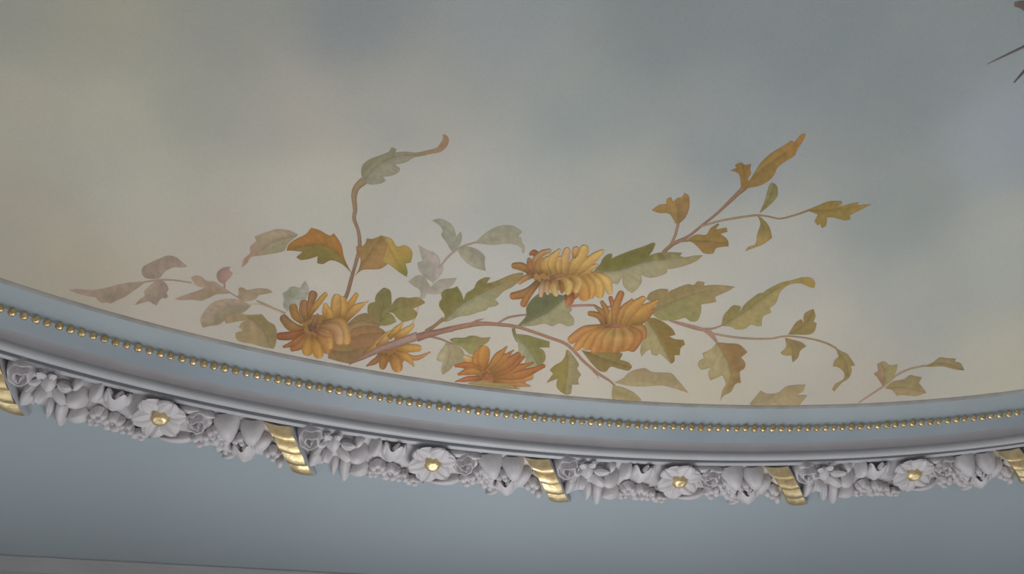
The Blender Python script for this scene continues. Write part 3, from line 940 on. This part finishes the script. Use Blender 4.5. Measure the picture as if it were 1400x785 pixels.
leaf('G', [(190, 520), (175, 490), (155, 470), (110, 468), (75, 455), (110, 430), (145, 425), (150, 400), (170, 392), (180, 415), (200, 395), (220, 393), (235, 370), (255, 385), (260, 420), (255, 455), (240, 490), (215, 515)], [(203, 518), (200, 450), (175, 395)], (150, 116, 66), (144, 116, 72), tip=(158, 114, 64), edge=(146, 98, 58), label='painted flower bud')
leaf('G', [(510, 350), (550, 310), (580, 265), (610, 220), (660, 175), (720, 140), (755, 115), (770, 125), (805, 85), (825, 82), (820, 105), (785, 160), (770, 190), (730, 215), (690, 245), (670, 285), (640, 315), (600, 335), (555, 345)], [(515, 350), (620, 250), (740, 165), (820, 88)], (152, 116, 62), (142, 116, 62), tip=(164, 112, 58), edge=(146, 96, 56))
leaf('G', [(510, 345), (505, 290), (490, 270), (460, 262), (490, 248), (480, 235), (510, 222), (530, 235), (560, 228), (555, 255), (560, 275), (545, 300), (545, 325)], [(525, 340), (525, 280), (515, 228)], (146, 106, 54), (142, 102, 54), edge=(136, 88, 48))
leaf('H', [(220, 285), (230, 240), (250, 215), (275, 192), (310, 197), (305, 220), (330, 185), (390, 138), (410, 135), (430, 120), (490, 90), (540, 78), (590, 65), (630, 67), (648, 90), (643, 113), (620, 108), (580, 92), (530, 98), (490, 130), (470, 180), (440, 205), (448, 225), (410, 245), (405, 285), (385, 288), (355, 280), (330, 298), (290, 302), (265, 290)], [(222, 284), (320, 225), (450, 130), (540, 86), (640, 80)], (146, 134, 80), (156, 142, 92), tip=(160, 126, 66), edge=(148, 118, 72))
leaf('H', [(200, 360), (250, 365), (300, 370), (340, 405), (310, 430), (330, 455), (325, 480), (305, 495), (310, 545), (285, 550), (265, 585), (230, 605), (215, 630), (225, 580), (240, 550), (225, 510), (170, 535), (160, 500), (175, 475), (130, 485), (112, 465), (120, 445), (140, 435), (135, 410), (170, 395), (190, 375)], [(200, 362), (250, 450), (262, 530), (220, 625)], (152, 122, 76), (162, 148, 104), tip=(158, 140, 92), edge=(146, 116, 74))
leaf('H', [(525, 325), (560, 270), (585, 255), (595, 270), (600, 230), (640, 208), (650, 240), (640, 265), (655, 275), (645, 310), (620, 325)], [(526, 326), (600, 280), (640, 215)], (152, 130, 82), (146, 128, 76), edge=(148, 112, 72))
leaf('H', [(510, 340), (550, 350), (585, 360), (608, 378), (580, 400), (570, 430), (545, 452), (540, 420), (505, 420), (490, 408), (515, 380)], [(512, 340), (545, 390), (548, 450)], (150, 130, 84), (154, 136, 86), edge=(150, 116, 78))
leaf('H', [(740, 385), (765, 400), (795, 415), (810, 435), (830, 465), (810, 470), (815, 490), (800, 525), (770, 545), (735, 585), (725, 575), (740, 550), (775, 530), (780, 500), (755, 475), (728, 470), (735, 445), (755, 425)], [(745, 388), (785, 450), (795, 510), (730, 580)], (156, 140, 88), (148, 130, 80), tip=(158, 142, 96), edge=(150, 122, 80))
leaf('H', [(350, 640), (400, 580), (430, 595), (480, 590), (520, 560), (605, 553), (590, 585), (560, 600), (612, 602), (590, 630), (560, 660), (450, 664), (360, 655)], [(400, 655), (480, 615), (600, 555)], (166, 150, 110), (168, 150, 112), tip=(160, 142, 98), edge=(164, 138, 104), vein_dark=.92)
leaf('H', [(955, 560), (930, 520), (915, 505), (935, 490), (930, 460), (960, 447), (990, 465), (1025, 460), (1015, 500), (990, 535)], [(958, 560), (965, 500), (950, 452)], (162, 136, 104), (156, 146, 98), edge=(158, 140, 98))
leaf('H', [(965, 570), (1000, 540), (1050, 530), (1080, 510), (1105, 515), (1135, 520), (1120, 545), (1155, 590), (1110, 605), (1040, 600), (1020, 605), (1000, 580)], [(966, 570), (1050, 565), (1150, 588)], (160, 144, 98), (164, 146, 102), edge=(160, 128, 92))
leaf('H', [(1140, 470), (1180, 455), (1215, 430), (1250, 433), (1290, 435), (1285, 450), (1310, 455), (1328, 488), (1290, 485), (1230, 470), (1180, 472)], [(1142, 469), (1230, 455), (1326, 485)], (160, 144, 100), (154, 136, 90), edge=(158, 128, 90))
# --- leaves round the flowers
leaf('C', [(120, 190), (150, 175), (175, 150), (210, 152), (232, 160), (262, 110), (285, 150), (280, 200), (260, 240), (200, 280), (150, 305), (125, 270), (130, 230)], [(150, 300), (190, 220), (265, 115)], (152, 153, 128), (158, 156, 138), edge=(160, 156, 136), vein_dark=.95)
leaf('C', [(700, 380), (665, 330), (657, 290), (670, 255), (705, 245), (710, 205), (740, 170), (765, 155), (800, 172), (808, 200), (810, 265), (835, 230), (870, 215), (920, 220), (970, 215), (1010, 235), (1022, 250), (985, 270), (945, 285), (975, 315), (960, 345), (910, 365), (880, 370), (845, 345), (820, 315), (790, 310), (820, 330), (840, 370), (800, 388), (760, 395), (720, 388)], [(735, 370), (790, 312), (860, 280), (1015, 245)], (134, 124, 74), (132, 126, 72), tip=(144, 126, 74), edge=(146, 120, 74))
stem('C', [(740, 362), (750, 300), (765, 220)], [7, 7, 4], (116, 106, 60))
leaf('D', [(290, 690), (295, 655), (265, 610), (265, 580), (280, 560), (275, 530), (300, 505), (340, 500), (372, 487), (400, 535), (410, 570), (425, 530), (470, 500), (490, 460), (535, 435), (570, 435), (545, 470), (590, 460), (640, 440), (700, 415), (760, 405), (770, 412), (735, 460), (700, 490), (650, 515), (620, 545), (595, 565), (620, 590), (600, 605), (560, 612), (540, 630), (500, 640), (440, 660), (380, 668), (330, 690), (300, 700)], [(290, 692), (400, 590), (550, 510), (765, 410)], (130, 122, 66), (148, 144, 106), tip=(148, 128, 82), edge=(150, 126, 80))
stem('D', [(180, 752), (240, 718), (300, 680)], [12, 14, 16], (144, 116, 86), (140, 124, 76))
leaf('F', [(115, 558), (160, 505), (165, 450), (210, 395), (260, 370), (380, 390), (390, 440), (425, 465), (405, 490), (432, 520), (430, 555), (395, 562), (350, 545), (310, 562), (265, 548), (200, 560), (120, 562)], [(118, 558), (280, 485), (385, 400)], (112, 114, 76), (150, 144, 104), edge=(146, 128, 88))
leaf('F', [(550, 245), (580, 210), (595, 180), (625, 155), (650, 155), (645, 180), (690, 160), (770, 130), (830, 110), (880, 90), (893, 97), (880, 130), (855, 165), (900, 150), (960, 145), (1045, 148), (1030, 165), (1060, 175), (1110, 165), (1160, 163), (1120, 195), (1060, 220), (1000, 235), (960, 240), (955, 262), (910, 280), (860, 288), (810, 272), (815, 310), (790, 350), (760, 375), (735, 360), (710, 330), (705, 285), (680, 325), (640, 315), (610, 300), (600, 265)], [(555, 258), (700, 240), (850, 195), (1150, 168)], (124, 118, 60), (156, 148, 112), tip=(150, 140, 98), edge=(146, 124, 82))
leaf('F', [(865, 480), (900, 440), (840, 410), (860, 375), (920, 352), (965, 355), (960, 370), (1030, 340), (1080, 325), (1110, 330), (1130, 310), (1170, 315), (1165, 335), (1220, 330), (1280, 333), (1340, 340), (1300, 365), (1230, 395), (1235, 425), (1150, 440), (1150, 480), (1130, 530), (1090, 535), (1060, 515), (1020, 525), (940, 530), (900, 515)], [(868, 480), (1000, 420), (1150, 370), (1335, 341)], (152, 134, 88), (142, 134, 84), tip=(158, 136, 94), edge=(150, 116, 80))
leaf('F', [(840, 525), (880, 515), (940, 540), (990, 580), (1005, 610), (970, 620), (1000, 635), (1050, 640), (1060, 665), (1035, 685), (1030, 725), (1000, 725), (1000, 760), (980, 775), (950, 745), (915, 715), (900, 730), (870, 720), (865, 690), (840, 705), (815, 735), (805, 700), (820, 640), (840, 600), (830, 560)], [(850, 530), (900, 610), (985, 765)], (144, 120, 64), (158, 146, 100), edge=(134, 104, 62))
leaf('E', [(790, 215), (830, 225), (900, 215), (960, 220), (1000, 235), (985, 265), (1030, 280), (1047, 300), (1030, 320), (980, 310), (940, 300), (915, 325), (880, 320), (840, 280), (820, 255)], [(800, 222), (900, 260), (1040, 305)], (142, 122, 70), (132, 114, 66), edge=(136, 106, 64))
stem('M', [(888, -10), (905, 70), (940, 150)], [40, 38, 30], (126, 112, 72), (132, 128, 80))
leaf('M', [(925, 60), (1060, 75), (1180, 110), (1320, 150), (1320, 220), (1190, 220), (1250, 260), (1275, 330), (1250, 400), (1180, 440), (1100, 460), (1020, 440), (1040, 340), (960, 300), (945, 180), (925, 110)], [(930, 90), (1040, 200), (1130, 330), (1180, 430)], (138, 132, 76), (152, 150, 112), edge=(148, 128, 86))
leaf('M', [(80, 165), (150, 180), (220, 190), (290, 260), (340, 400), (250, 420), (180, 430), (140, 480), (50, 545), (25, 500), (50, 390), (0, 385), (-30, 360), (10, 270), (60, 210)], [(100, 168), (130, 300), (50, 535)], (164, 152, 112), (166, 154, 118), edge=(156, 138, 98))
leaf('M', [(130, 125), (190, 105), (300, 105), (370, 82), (450, 85), (510, 105), (615, 98), (590, 150), (540, 185), (470, 220), (430, 290), (370, 300), (310, 250), (250, 200), (170, 165)], [(130, 130), (330, 160), (605, 102)], (138, 134, 80), (142, 138, 84), tip=(152, 132, 82), edge=(138, 124, 74))
leaf('E', [(715, 215), (735, 225), (780, 290), (770, 310), (790, 340), (775, 365), (780, 390), (745, 390), (740, 435), (715, 442), (680, 420), (665, 395), (672, 360), (615, 382), (650, 335), (632, 318), (655, 295), (690, 275), (710, 245)], [(720, 218), (722, 310), (705, 435)], (156, 144, 98), (140, 126, 66), edge=(140, 116, 72))
leaf('E', [(960, 380), (1000, 360), (1040, 325), (1110, 308), (1140, 325), (1160, 330), (1240, 333), (1270, 360), (1330, 432), (1260, 410), (1200, 395), (1100, 400), (1020, 395)], [(962, 382), (1100, 370), (1325, 430)], (164, 146, 106), (164, 150, 108), edge=(156, 124, 88), vein_dark=.88)
leaf('E', [(950, 395), (1000, 405), (1060, 435), (1095, 470), (1000, 474), (945, 462), (945, 420)], [(952, 398), (1000, 435), (1090, 466)], (162, 148, 100), (158, 142, 96), edge=(156, 132, 92), vein_dark=.88)

# --- chrysanthemums
def flower(label, crop, base_outline, base_col, petals, base_edge=None):
    fl = painted_shape('painted_flower', crop, base_outline, None, base_col, edge=base_edge, label=label)
    for pts, ws, c0, c1 in petals:
        painted_stroke('painted_petal', crop, pts, ws, c0, c1, parent=fl, ridge=.22, base_fade=.66)
    return fl

O1, O2, O3 = (168, 116, 56), (182, 134, 70), (190, 150, 86)
BR, DK, RD = (150, 104, 58), (128, 88, 56), (150, 88, 50)
# sepals and shadowed back petals between the two left flowers
leaf('K', [(735, 390), (800, 330), (860, 290), (940, 275), (1010, 330), (1080, 370), (1060, 410), (900, 420), (780, 440)], [(740, 395), (880, 350), (1075, 385)], (142, 118, 76), (150, 126, 86), edge=(150, 116, 78))
leaf('K', [(590, 600), (760, 560), (800, 600), (1000, 560), (980, 610), (900, 680), (800, 758), (700, 752), (560, 712)], [(600, 640), (760, 650), (980, 580)], (140, 110, 64), (132, 98, 62), edge=(128, 94, 58))
leaf('K', [(780, 440), (900, 395), (1040, 405), (1115, 450), (1110, 500), (1060, 560), (980, 600), (800, 625), (760, 560)], [(770, 520), (900, 480), (1110, 470)], (150, 106, 66), (140, 98, 64), edge=(122, 84, 58))
flower('painted chrysanthemum drooping beside the thick stem', 'L', [(470, 470), (640, 420), (760, 440), (760, 520), (700, 610), (600, 600), (500, 560)], (150, 100, 54), [
    ([(300, 510), (440, 410), (570, 270)], [60, 100, 60], (152, 104, 60), (178, 130, 72)),
    ([(440, 430), (540, 330), (590, 250)], [60, 80, 40], (160, 112, 62), (182, 136, 82)),
    ([(560, 330), (650, 240), (718, 160)], [60, 74, 20], O1, O2),
    ([(620, 330), (740, 260), (838, 186)], [70, 80, 34], O1, (184, 140, 78)),
    ([(480, 500), (430, 570), (315, 635)], [56, 62, 14], BR, (146, 86, 54)),
    ([(510, 490), (505, 580), (490, 672)], [70, 100, 60], BR, (152, 98, 52)),
    ([(690, 490), (850, 548), (1012, 480)], [40, 50, 16], O1, (170, 116, 74)),
    ([(640, 490), (760, 540), (835, 640)], [60, 84, 20], O1, (176, 126, 66)),
    ([(590, 500), (640, 600), (665, 700)], [80, 130, 110], BR, (172, 116, 58)),
    ([(640, 450), (800, 440), (915, 442)], [60, 92, 70], O1, (182, 132, 66)),
])
stem('L', [(135, 612), (300, 530), (500, 440), (700, 370), (875, 308)], [18, 52, 72, 84, 90], (138, 94, 76), (156, 122, 106), dark=.34)
stem('L', [(860, 330), (960, 300), (1080, 276), (1256, 232)], [86, 70, 44, 52], (140, 96, 80), (146, 104, 84))
stem('L', [(900, 300), (1020, 230), (1150, 120)], [20, 30, 36], (134, 96, 78), (140, 116, 80))
flower('painted orange chrysanthemum at the left end of the branch', 'K', [(330, 300), (450, 290), (640, 320), (760, 440), (770, 580), (600, 640), (430, 660), (330, 600), (300, 450)], (146, 102, 58), [
    ([(560, 350), (545, 250), (530, 175)], [60, 90, 40], (158, 112, 58), O2),
    ([(720, 350), (830, 230), (960, 156)], [60, 84, 8], (160, 112, 60), (186, 138, 82)),
    ([(725, 260), (790, 170), (848, 75)], [40, 62, 40], O1, (180, 126, 62)),
    ([(695, 340), (715, 220), (700, 110)], [60, 84, 66], (160, 114, 60), O2),
    ([(640, 340), (640, 200), (650, 85)], [80, 112, 84], (156, 110, 58), (184, 136, 76)),
    ([(590, 360), (580, 300), (560, 220)], [60, 80, 50], O1, (178, 128, 62)),
    ([(375, 330), (385, 200), (425, 55)], [40, 62, 96], (146, 104, 54), (138, 92, 62)),
    ([(350, 350), (320, 250), (332, 140)], [50, 84, 76], (148, 104, 56), (142, 98, 62)),
    ([(310, 370), (240, 290), (215, 180)], [40, 84, 86], (158, 110, 54), (140, 98, 56)),
    ([(370, 300), (460, 180), (548, 75)], [44, 60, 44], (152, 106, 56), (178, 128, 64)),
    ([(330, 430), (200, 400), (105, 295)], [50, 96, 76], (158, 106, 52), (124, 90, 62)),
    ([(330, 450), (200, 492), (55, 500)], [60, 84, 70], (150, 92, 52), (132, 78, 50)),
    ([(350, 470), (240, 560), (118, 604)], [50, 66, 24], (158, 102, 56), (140, 84, 52)),
    ([(360, 490), (290, 590), (190, 632)], [60, 72, 40], (164, 110, 58), (144, 88, 56)),
    ([(390, 480), (370, 590), (350, 690)], [70, 112, 110], (160, 110, 58), (178, 124, 56)),
    ([(430, 490), (450, 600), (480, 715)], [60, 112, 96], (160, 110, 58), (184, 130, 58)),
    ([(450, 490), (530, 570), (560, 672)], [60, 84, 76], (164, 110, 58), (160, 106, 58)),
    ([(500, 370), (690, 370), (745, 580)], [50, 96, 92], (140, 98, 58), (182, 132, 76)),
    ([(470, 400), (650, 430), (675, 580)], [60, 104, 92], (146, 102, 64), (182, 134, 88)),
    ([(450, 430), (560, 490), (580, 625)], [50, 92, 60], (146, 100, 62), (184, 134, 72)),
    ([(430, 440), (520, 480), (600, 500)], [40, 60, 30], (136, 92, 60), (168, 112, 66)),
    ([(370, 425), (420, 405), (490, 395)], [60, 96, 40], (122, 84, 58), (130, 90, 60)),
    ([(410, 420), (435, 350), (465, 275)], [60, 60, 16], (128, 88, 58), (142, 98, 62)),
])
flower('painted orange chrysanthemum cut by the frame below the branch', 'M', [(470, 420), (640, 430), (900, 460), (1060, 520), (1040, 640), (900, 680), (640, 640), (480, 600), (420, 500)], (160, 106, 56), [
    ([(420, 400), (350, 360), (290, 318)], [90, 84, 40], (180, 128, 70), (190, 150, 100)),
    ([(640, 620), (850, 640), (1095, 682)], [50, 92, 20], (164, 112, 62), (166, 116, 70)),
    ([(640, 600), (900, 590), (1130, 560)], [60, 116, 84], (168, 114, 62), (170, 120, 70)),
    ([(520, 580), (380, 592), (188, 628)], [50, 64, 12], (160, 98, 58), (170, 90, 56)),
    ([(640, 575), (980, 540), (1270, 432)], [60, 112, 46], (168, 112, 60), (152, 86, 48)),
    ([(640, 550), (900, 480), (1138, 395)], [60, 96, 28], (170, 116, 62), (156, 92, 52)),
    ([(620, 540), (850, 450), (1024, 322)], [60, 104, 40], (168, 112, 60), (152, 88, 50)),
    ([(610, 520), (830, 400), (970, 285)], [60, 124, 70], (166, 112, 60), (152, 90, 52)),
    ([(600, 500), (750, 370), (898, 248)], [60, 96, 14], (170, 116, 60), (160, 98, 54)),
    ([(590, 480), (700, 340), (815, 205)], [60, 104, 20], (168, 112, 58), (164, 106, 56)),
    ([(480, 470), (440, 380), (470, 250)], [70, 96, 70], (172, 112, 52), (178, 118, 56)),
    ([(530, 500), (525, 360), (545, 198)], [80, 160, 150], (166, 106, 52), (182, 122, 58)),
    ([(500, 470), (350, 432), (182, 440)], [60, 84, 30], (168, 104, 54), (164, 90, 50)),
    ([(520, 540), (390, 500), (220, 545)], [60, 92, 26], (176, 122, 62), (162, 94, 50)),
    ([(540, 520), (570, 560), (600, 600)], [70, 100, 60], (150, 90, 62), (146, 88, 62)),
])
leaf('M', [(345, 652), (480, 612), (640, 640), (800, 650), (900, 690), (970, 716), (800, 712), (600, 690), (400, 664)], [(350, 652), (640, 668), (960, 714)], (160, 142, 92), (154, 132, 84), edge=(160, 120, 76), vein_dark=.9)
flower('painted golden chrysanthemum at the top of the branch', 'I', [(230, 360), (400, 280), (700, 300), (900, 340), (1000, 440), (1020, 560), (820, 600), (560, 560), (380, 520), (300, 430)], (158, 112, 62), [
    ([(350, 205), (320, 160), (262, 186)], [60, 60, 26], (150, 88, 54), (146, 84, 52)),
    ([(270, 385), (190, 315), (70, 300)], [44, 86, 56], (152, 104, 56), (140, 98, 52)),
    ([(310, 405), (220, 435), (142, 495)], [50, 60, 44], (148, 102, 58), (170, 122, 78)),
    ([(330, 385), (275, 310), (262, 215)], [60, 74, 40], (150, 102, 60), (150, 96, 62)),
    ([(340, 380), (330, 250), (400, 170), (500, 138)], [70, 80, 64, 44], (152, 106, 60), (172, 126, 80)),
    ([(400, 385), (360, 300), (410, 220)], [80, 90, 60], (144, 100, 60), (158, 112, 66)),
    ([(940, 395), (1080, 470), (1135, 610)], [90, 124, 60], (190, 146, 80), (190, 146, 84)),
    ([(890, 390), (1000, 500), (1020, 650)], [100, 132, 90], (188, 142, 76), (186, 136, 70)),
    ([(840, 400), (920, 520), (915, 660)], [100, 124, 80], (184, 136, 72), (184, 130, 66)),
    ([(760, 405), (840, 540), (860, 680)], [90, 144, 130], (182, 132, 70), (178, 118, 58)),
    ([(760, 405), (900, 340), (1000, 288)], [60, 74, 34], (184, 138, 76), (194, 156, 98)),
    ([(760, 390), (880, 280), (1000, 180), (1065, 138)], [70, 112, 92, 40], (184, 136, 74), (190, 146, 82)),
    ([(700, 390), (760, 280), (830, 180), (870, 80)], [90, 124, 116, 96], (182, 136, 74), (188, 144, 80)),
    ([(740, 220), (758, 160), (772, 96)], [36, 74, 70], (166, 116, 66), (182, 132, 76)),
    ([(650, 390), (640, 260), (680, 108)], [80, 104, 74], (180, 136, 76), (194, 156, 104)),
    ([(590, 390), (575, 290), (600, 200)], [60, 84, 60], (172, 126, 68), (184, 140, 78)),
    ([(530, 390), (500, 260), (596, 122)], [80, 112, 30], (176, 132, 70), (190, 146, 84)),
    ([(480, 395), (425, 290), (470, 205)], [70, 92, 54], (160, 114, 62), (182, 138, 76)),
    ([(365, 465), (240, 590), (52, 632)], [60, 96, 74], (138, 98, 60), (154, 98, 54)),
    ([(350, 500), (260, 610), (185, 742)], [50, 66, 70], (144, 102, 60), (158, 100, 54)),
    ([(640, 640), (720, 630), (820, 540)], [50, 90, 20], (156, 92, 54), (168, 110, 60)),
    ([(690, 600), (700, 660), (660, 745)], [110, 90, 20], (150, 88, 52), (162, 106, 70)),
    ([(430, 450), (400, 540), (385, 640)], [80, 66, 36], (142, 100, 62), (196, 166, 128)),
    ([(480, 450), (455, 530), (462, 615)], [70, 56, 34], (144, 100, 60), (196, 160, 112)),
    ([(560, 450), (525, 540), (560, 630)], [76, 80, 46], (160, 116, 64), (194, 154, 96)),
    ([(590, 450), (610, 520), (615, 600)], [40, 50, 30], (128, 86, 50), (150, 96, 54)),
    ([(700, 410), (800, 470), (755, 592)], [70, 84, 66], (170, 124, 66), (188, 144, 86)),
    ([(620, 430), (690, 510), (668, 615)], [70, 84, 56], (178, 134, 72), (194, 154, 88)),
    ([(480, 432), (560, 412), (700, 388)], [50, 44, 16], (150, 104, 78), (146, 96, 64)),
])
flower('painted golden chrysanthemum low in the middle of the branch', 'J', [(300, 440), (460, 420), (700, 390), (860, 430), (860, 560), (740, 690), (480, 720), (300, 700), (160, 620)], (160, 108, 58), [
    ([(450, 415), (420, 300), (325, 212)], [44, 54, 20], (152, 104, 58), (150, 102, 60)),
    ([(440, 430), (380, 330), (260, 300)], [54, 62, 48], (150, 102, 56), (150, 100, 54)),
    ([(485, 405), (455, 260), (405, 168)], [54, 62, 40], (154, 106, 60), (152, 102, 56)),
    ([(545, 400), (535, 240), (500, 118)], [54, 54, 44], (160, 108, 62), (146, 92, 56)),
    ([(500, 420), (510, 330), (530, 240)], [60, 70, 40], (166, 118, 64), (172, 122, 68)),
    ([(550, 420), (560, 250), (632, 62)], [64, 86, 72], (170, 118, 66), (154, 98, 56)),
    ([(760, 435), (880, 340), (995, 250)], [80, 84, 20], (152, 108, 60), (150, 104, 60)),
    ([(595, 430), (640, 280), (745, 146)], [74, 90, 22], (172, 122, 66), (162, 106, 60)),
    ([(690, 420), (830, 300), (1024, 155)], [90, 124, 30], (176, 126, 64), (178, 122, 62)),
    ([(640, 420), (720, 270), (880, 128)], [90, 132, 60], (178, 128, 66), (178, 124, 66)),
    ([(440, 450), (220, 500), (55, 612)], [60, 112, 84], (172, 114, 60), (174, 116, 66)),
    ([(720, 445), (840, 480), (850, 590)], [60, 104, 80], (166, 116, 66), (158, 106, 62)),
    ([(440, 460), (230, 580), (125, 695)], [70, 124, 70], (174, 120, 62), (178, 122, 68)),
    ([(700, 455), (800, 540), (715, 710)], [60, 116, 90], (164, 112, 62), (156, 96, 52)),
    ([(480, 460), (320, 560), (225, 690)], [70, 116, 96], (176, 126, 66), (176, 116, 58)),
    ([(500, 460), (400, 560), (320, 725)], [70, 124, 96], (178, 130, 70), (170, 110, 58)),
    ([(650, 460), (700, 560), (655, 700)], [70, 124, 90], (182, 134, 76), (160, 102, 54)),
    ([(540, 460), (470, 580), (440, 712)], [70, 124, 90], (184, 138, 78), (166, 106, 56)),
    ([(590, 460), (590, 580), (545, 724)], [70, 116, 90], (188, 144, 84), (164, 104, 56)),
    ([(440, 446), (580, 432), (700, 436)], [26, 40, 14], (150, 96, 72), (154, 92, 62)),
])
# --- dark strokes and wing tip at the top right corner
painted_stroke('painted_stroke', 'P', [(1349, 88), (1370, 78), (1420, 54)], [.6, 2.2, 3.4], (118, 108, 116), (96, 82, 86), round_tip=False, label='thin dark painted stroke near the top right corner')
painted_stroke('painted_stroke', 'P', [(1386, 113), (1394, 104), (1415, 80)], [1.5, 3.2, 3.2], (92, 90, 92), (92, 84, 84), round_tip=False, label='short dark painted stroke near the top right corner')
painted_shape('painted_wing_tip', 'P', [(1386, 4), (1392, 2), (1430, 0), (1430, 26), (1402, 16), (1394, 11), (1387, 9)], None, (112, 98, 90), edge=(128, 122, 118), label='brown painted tip cut by the right edge')
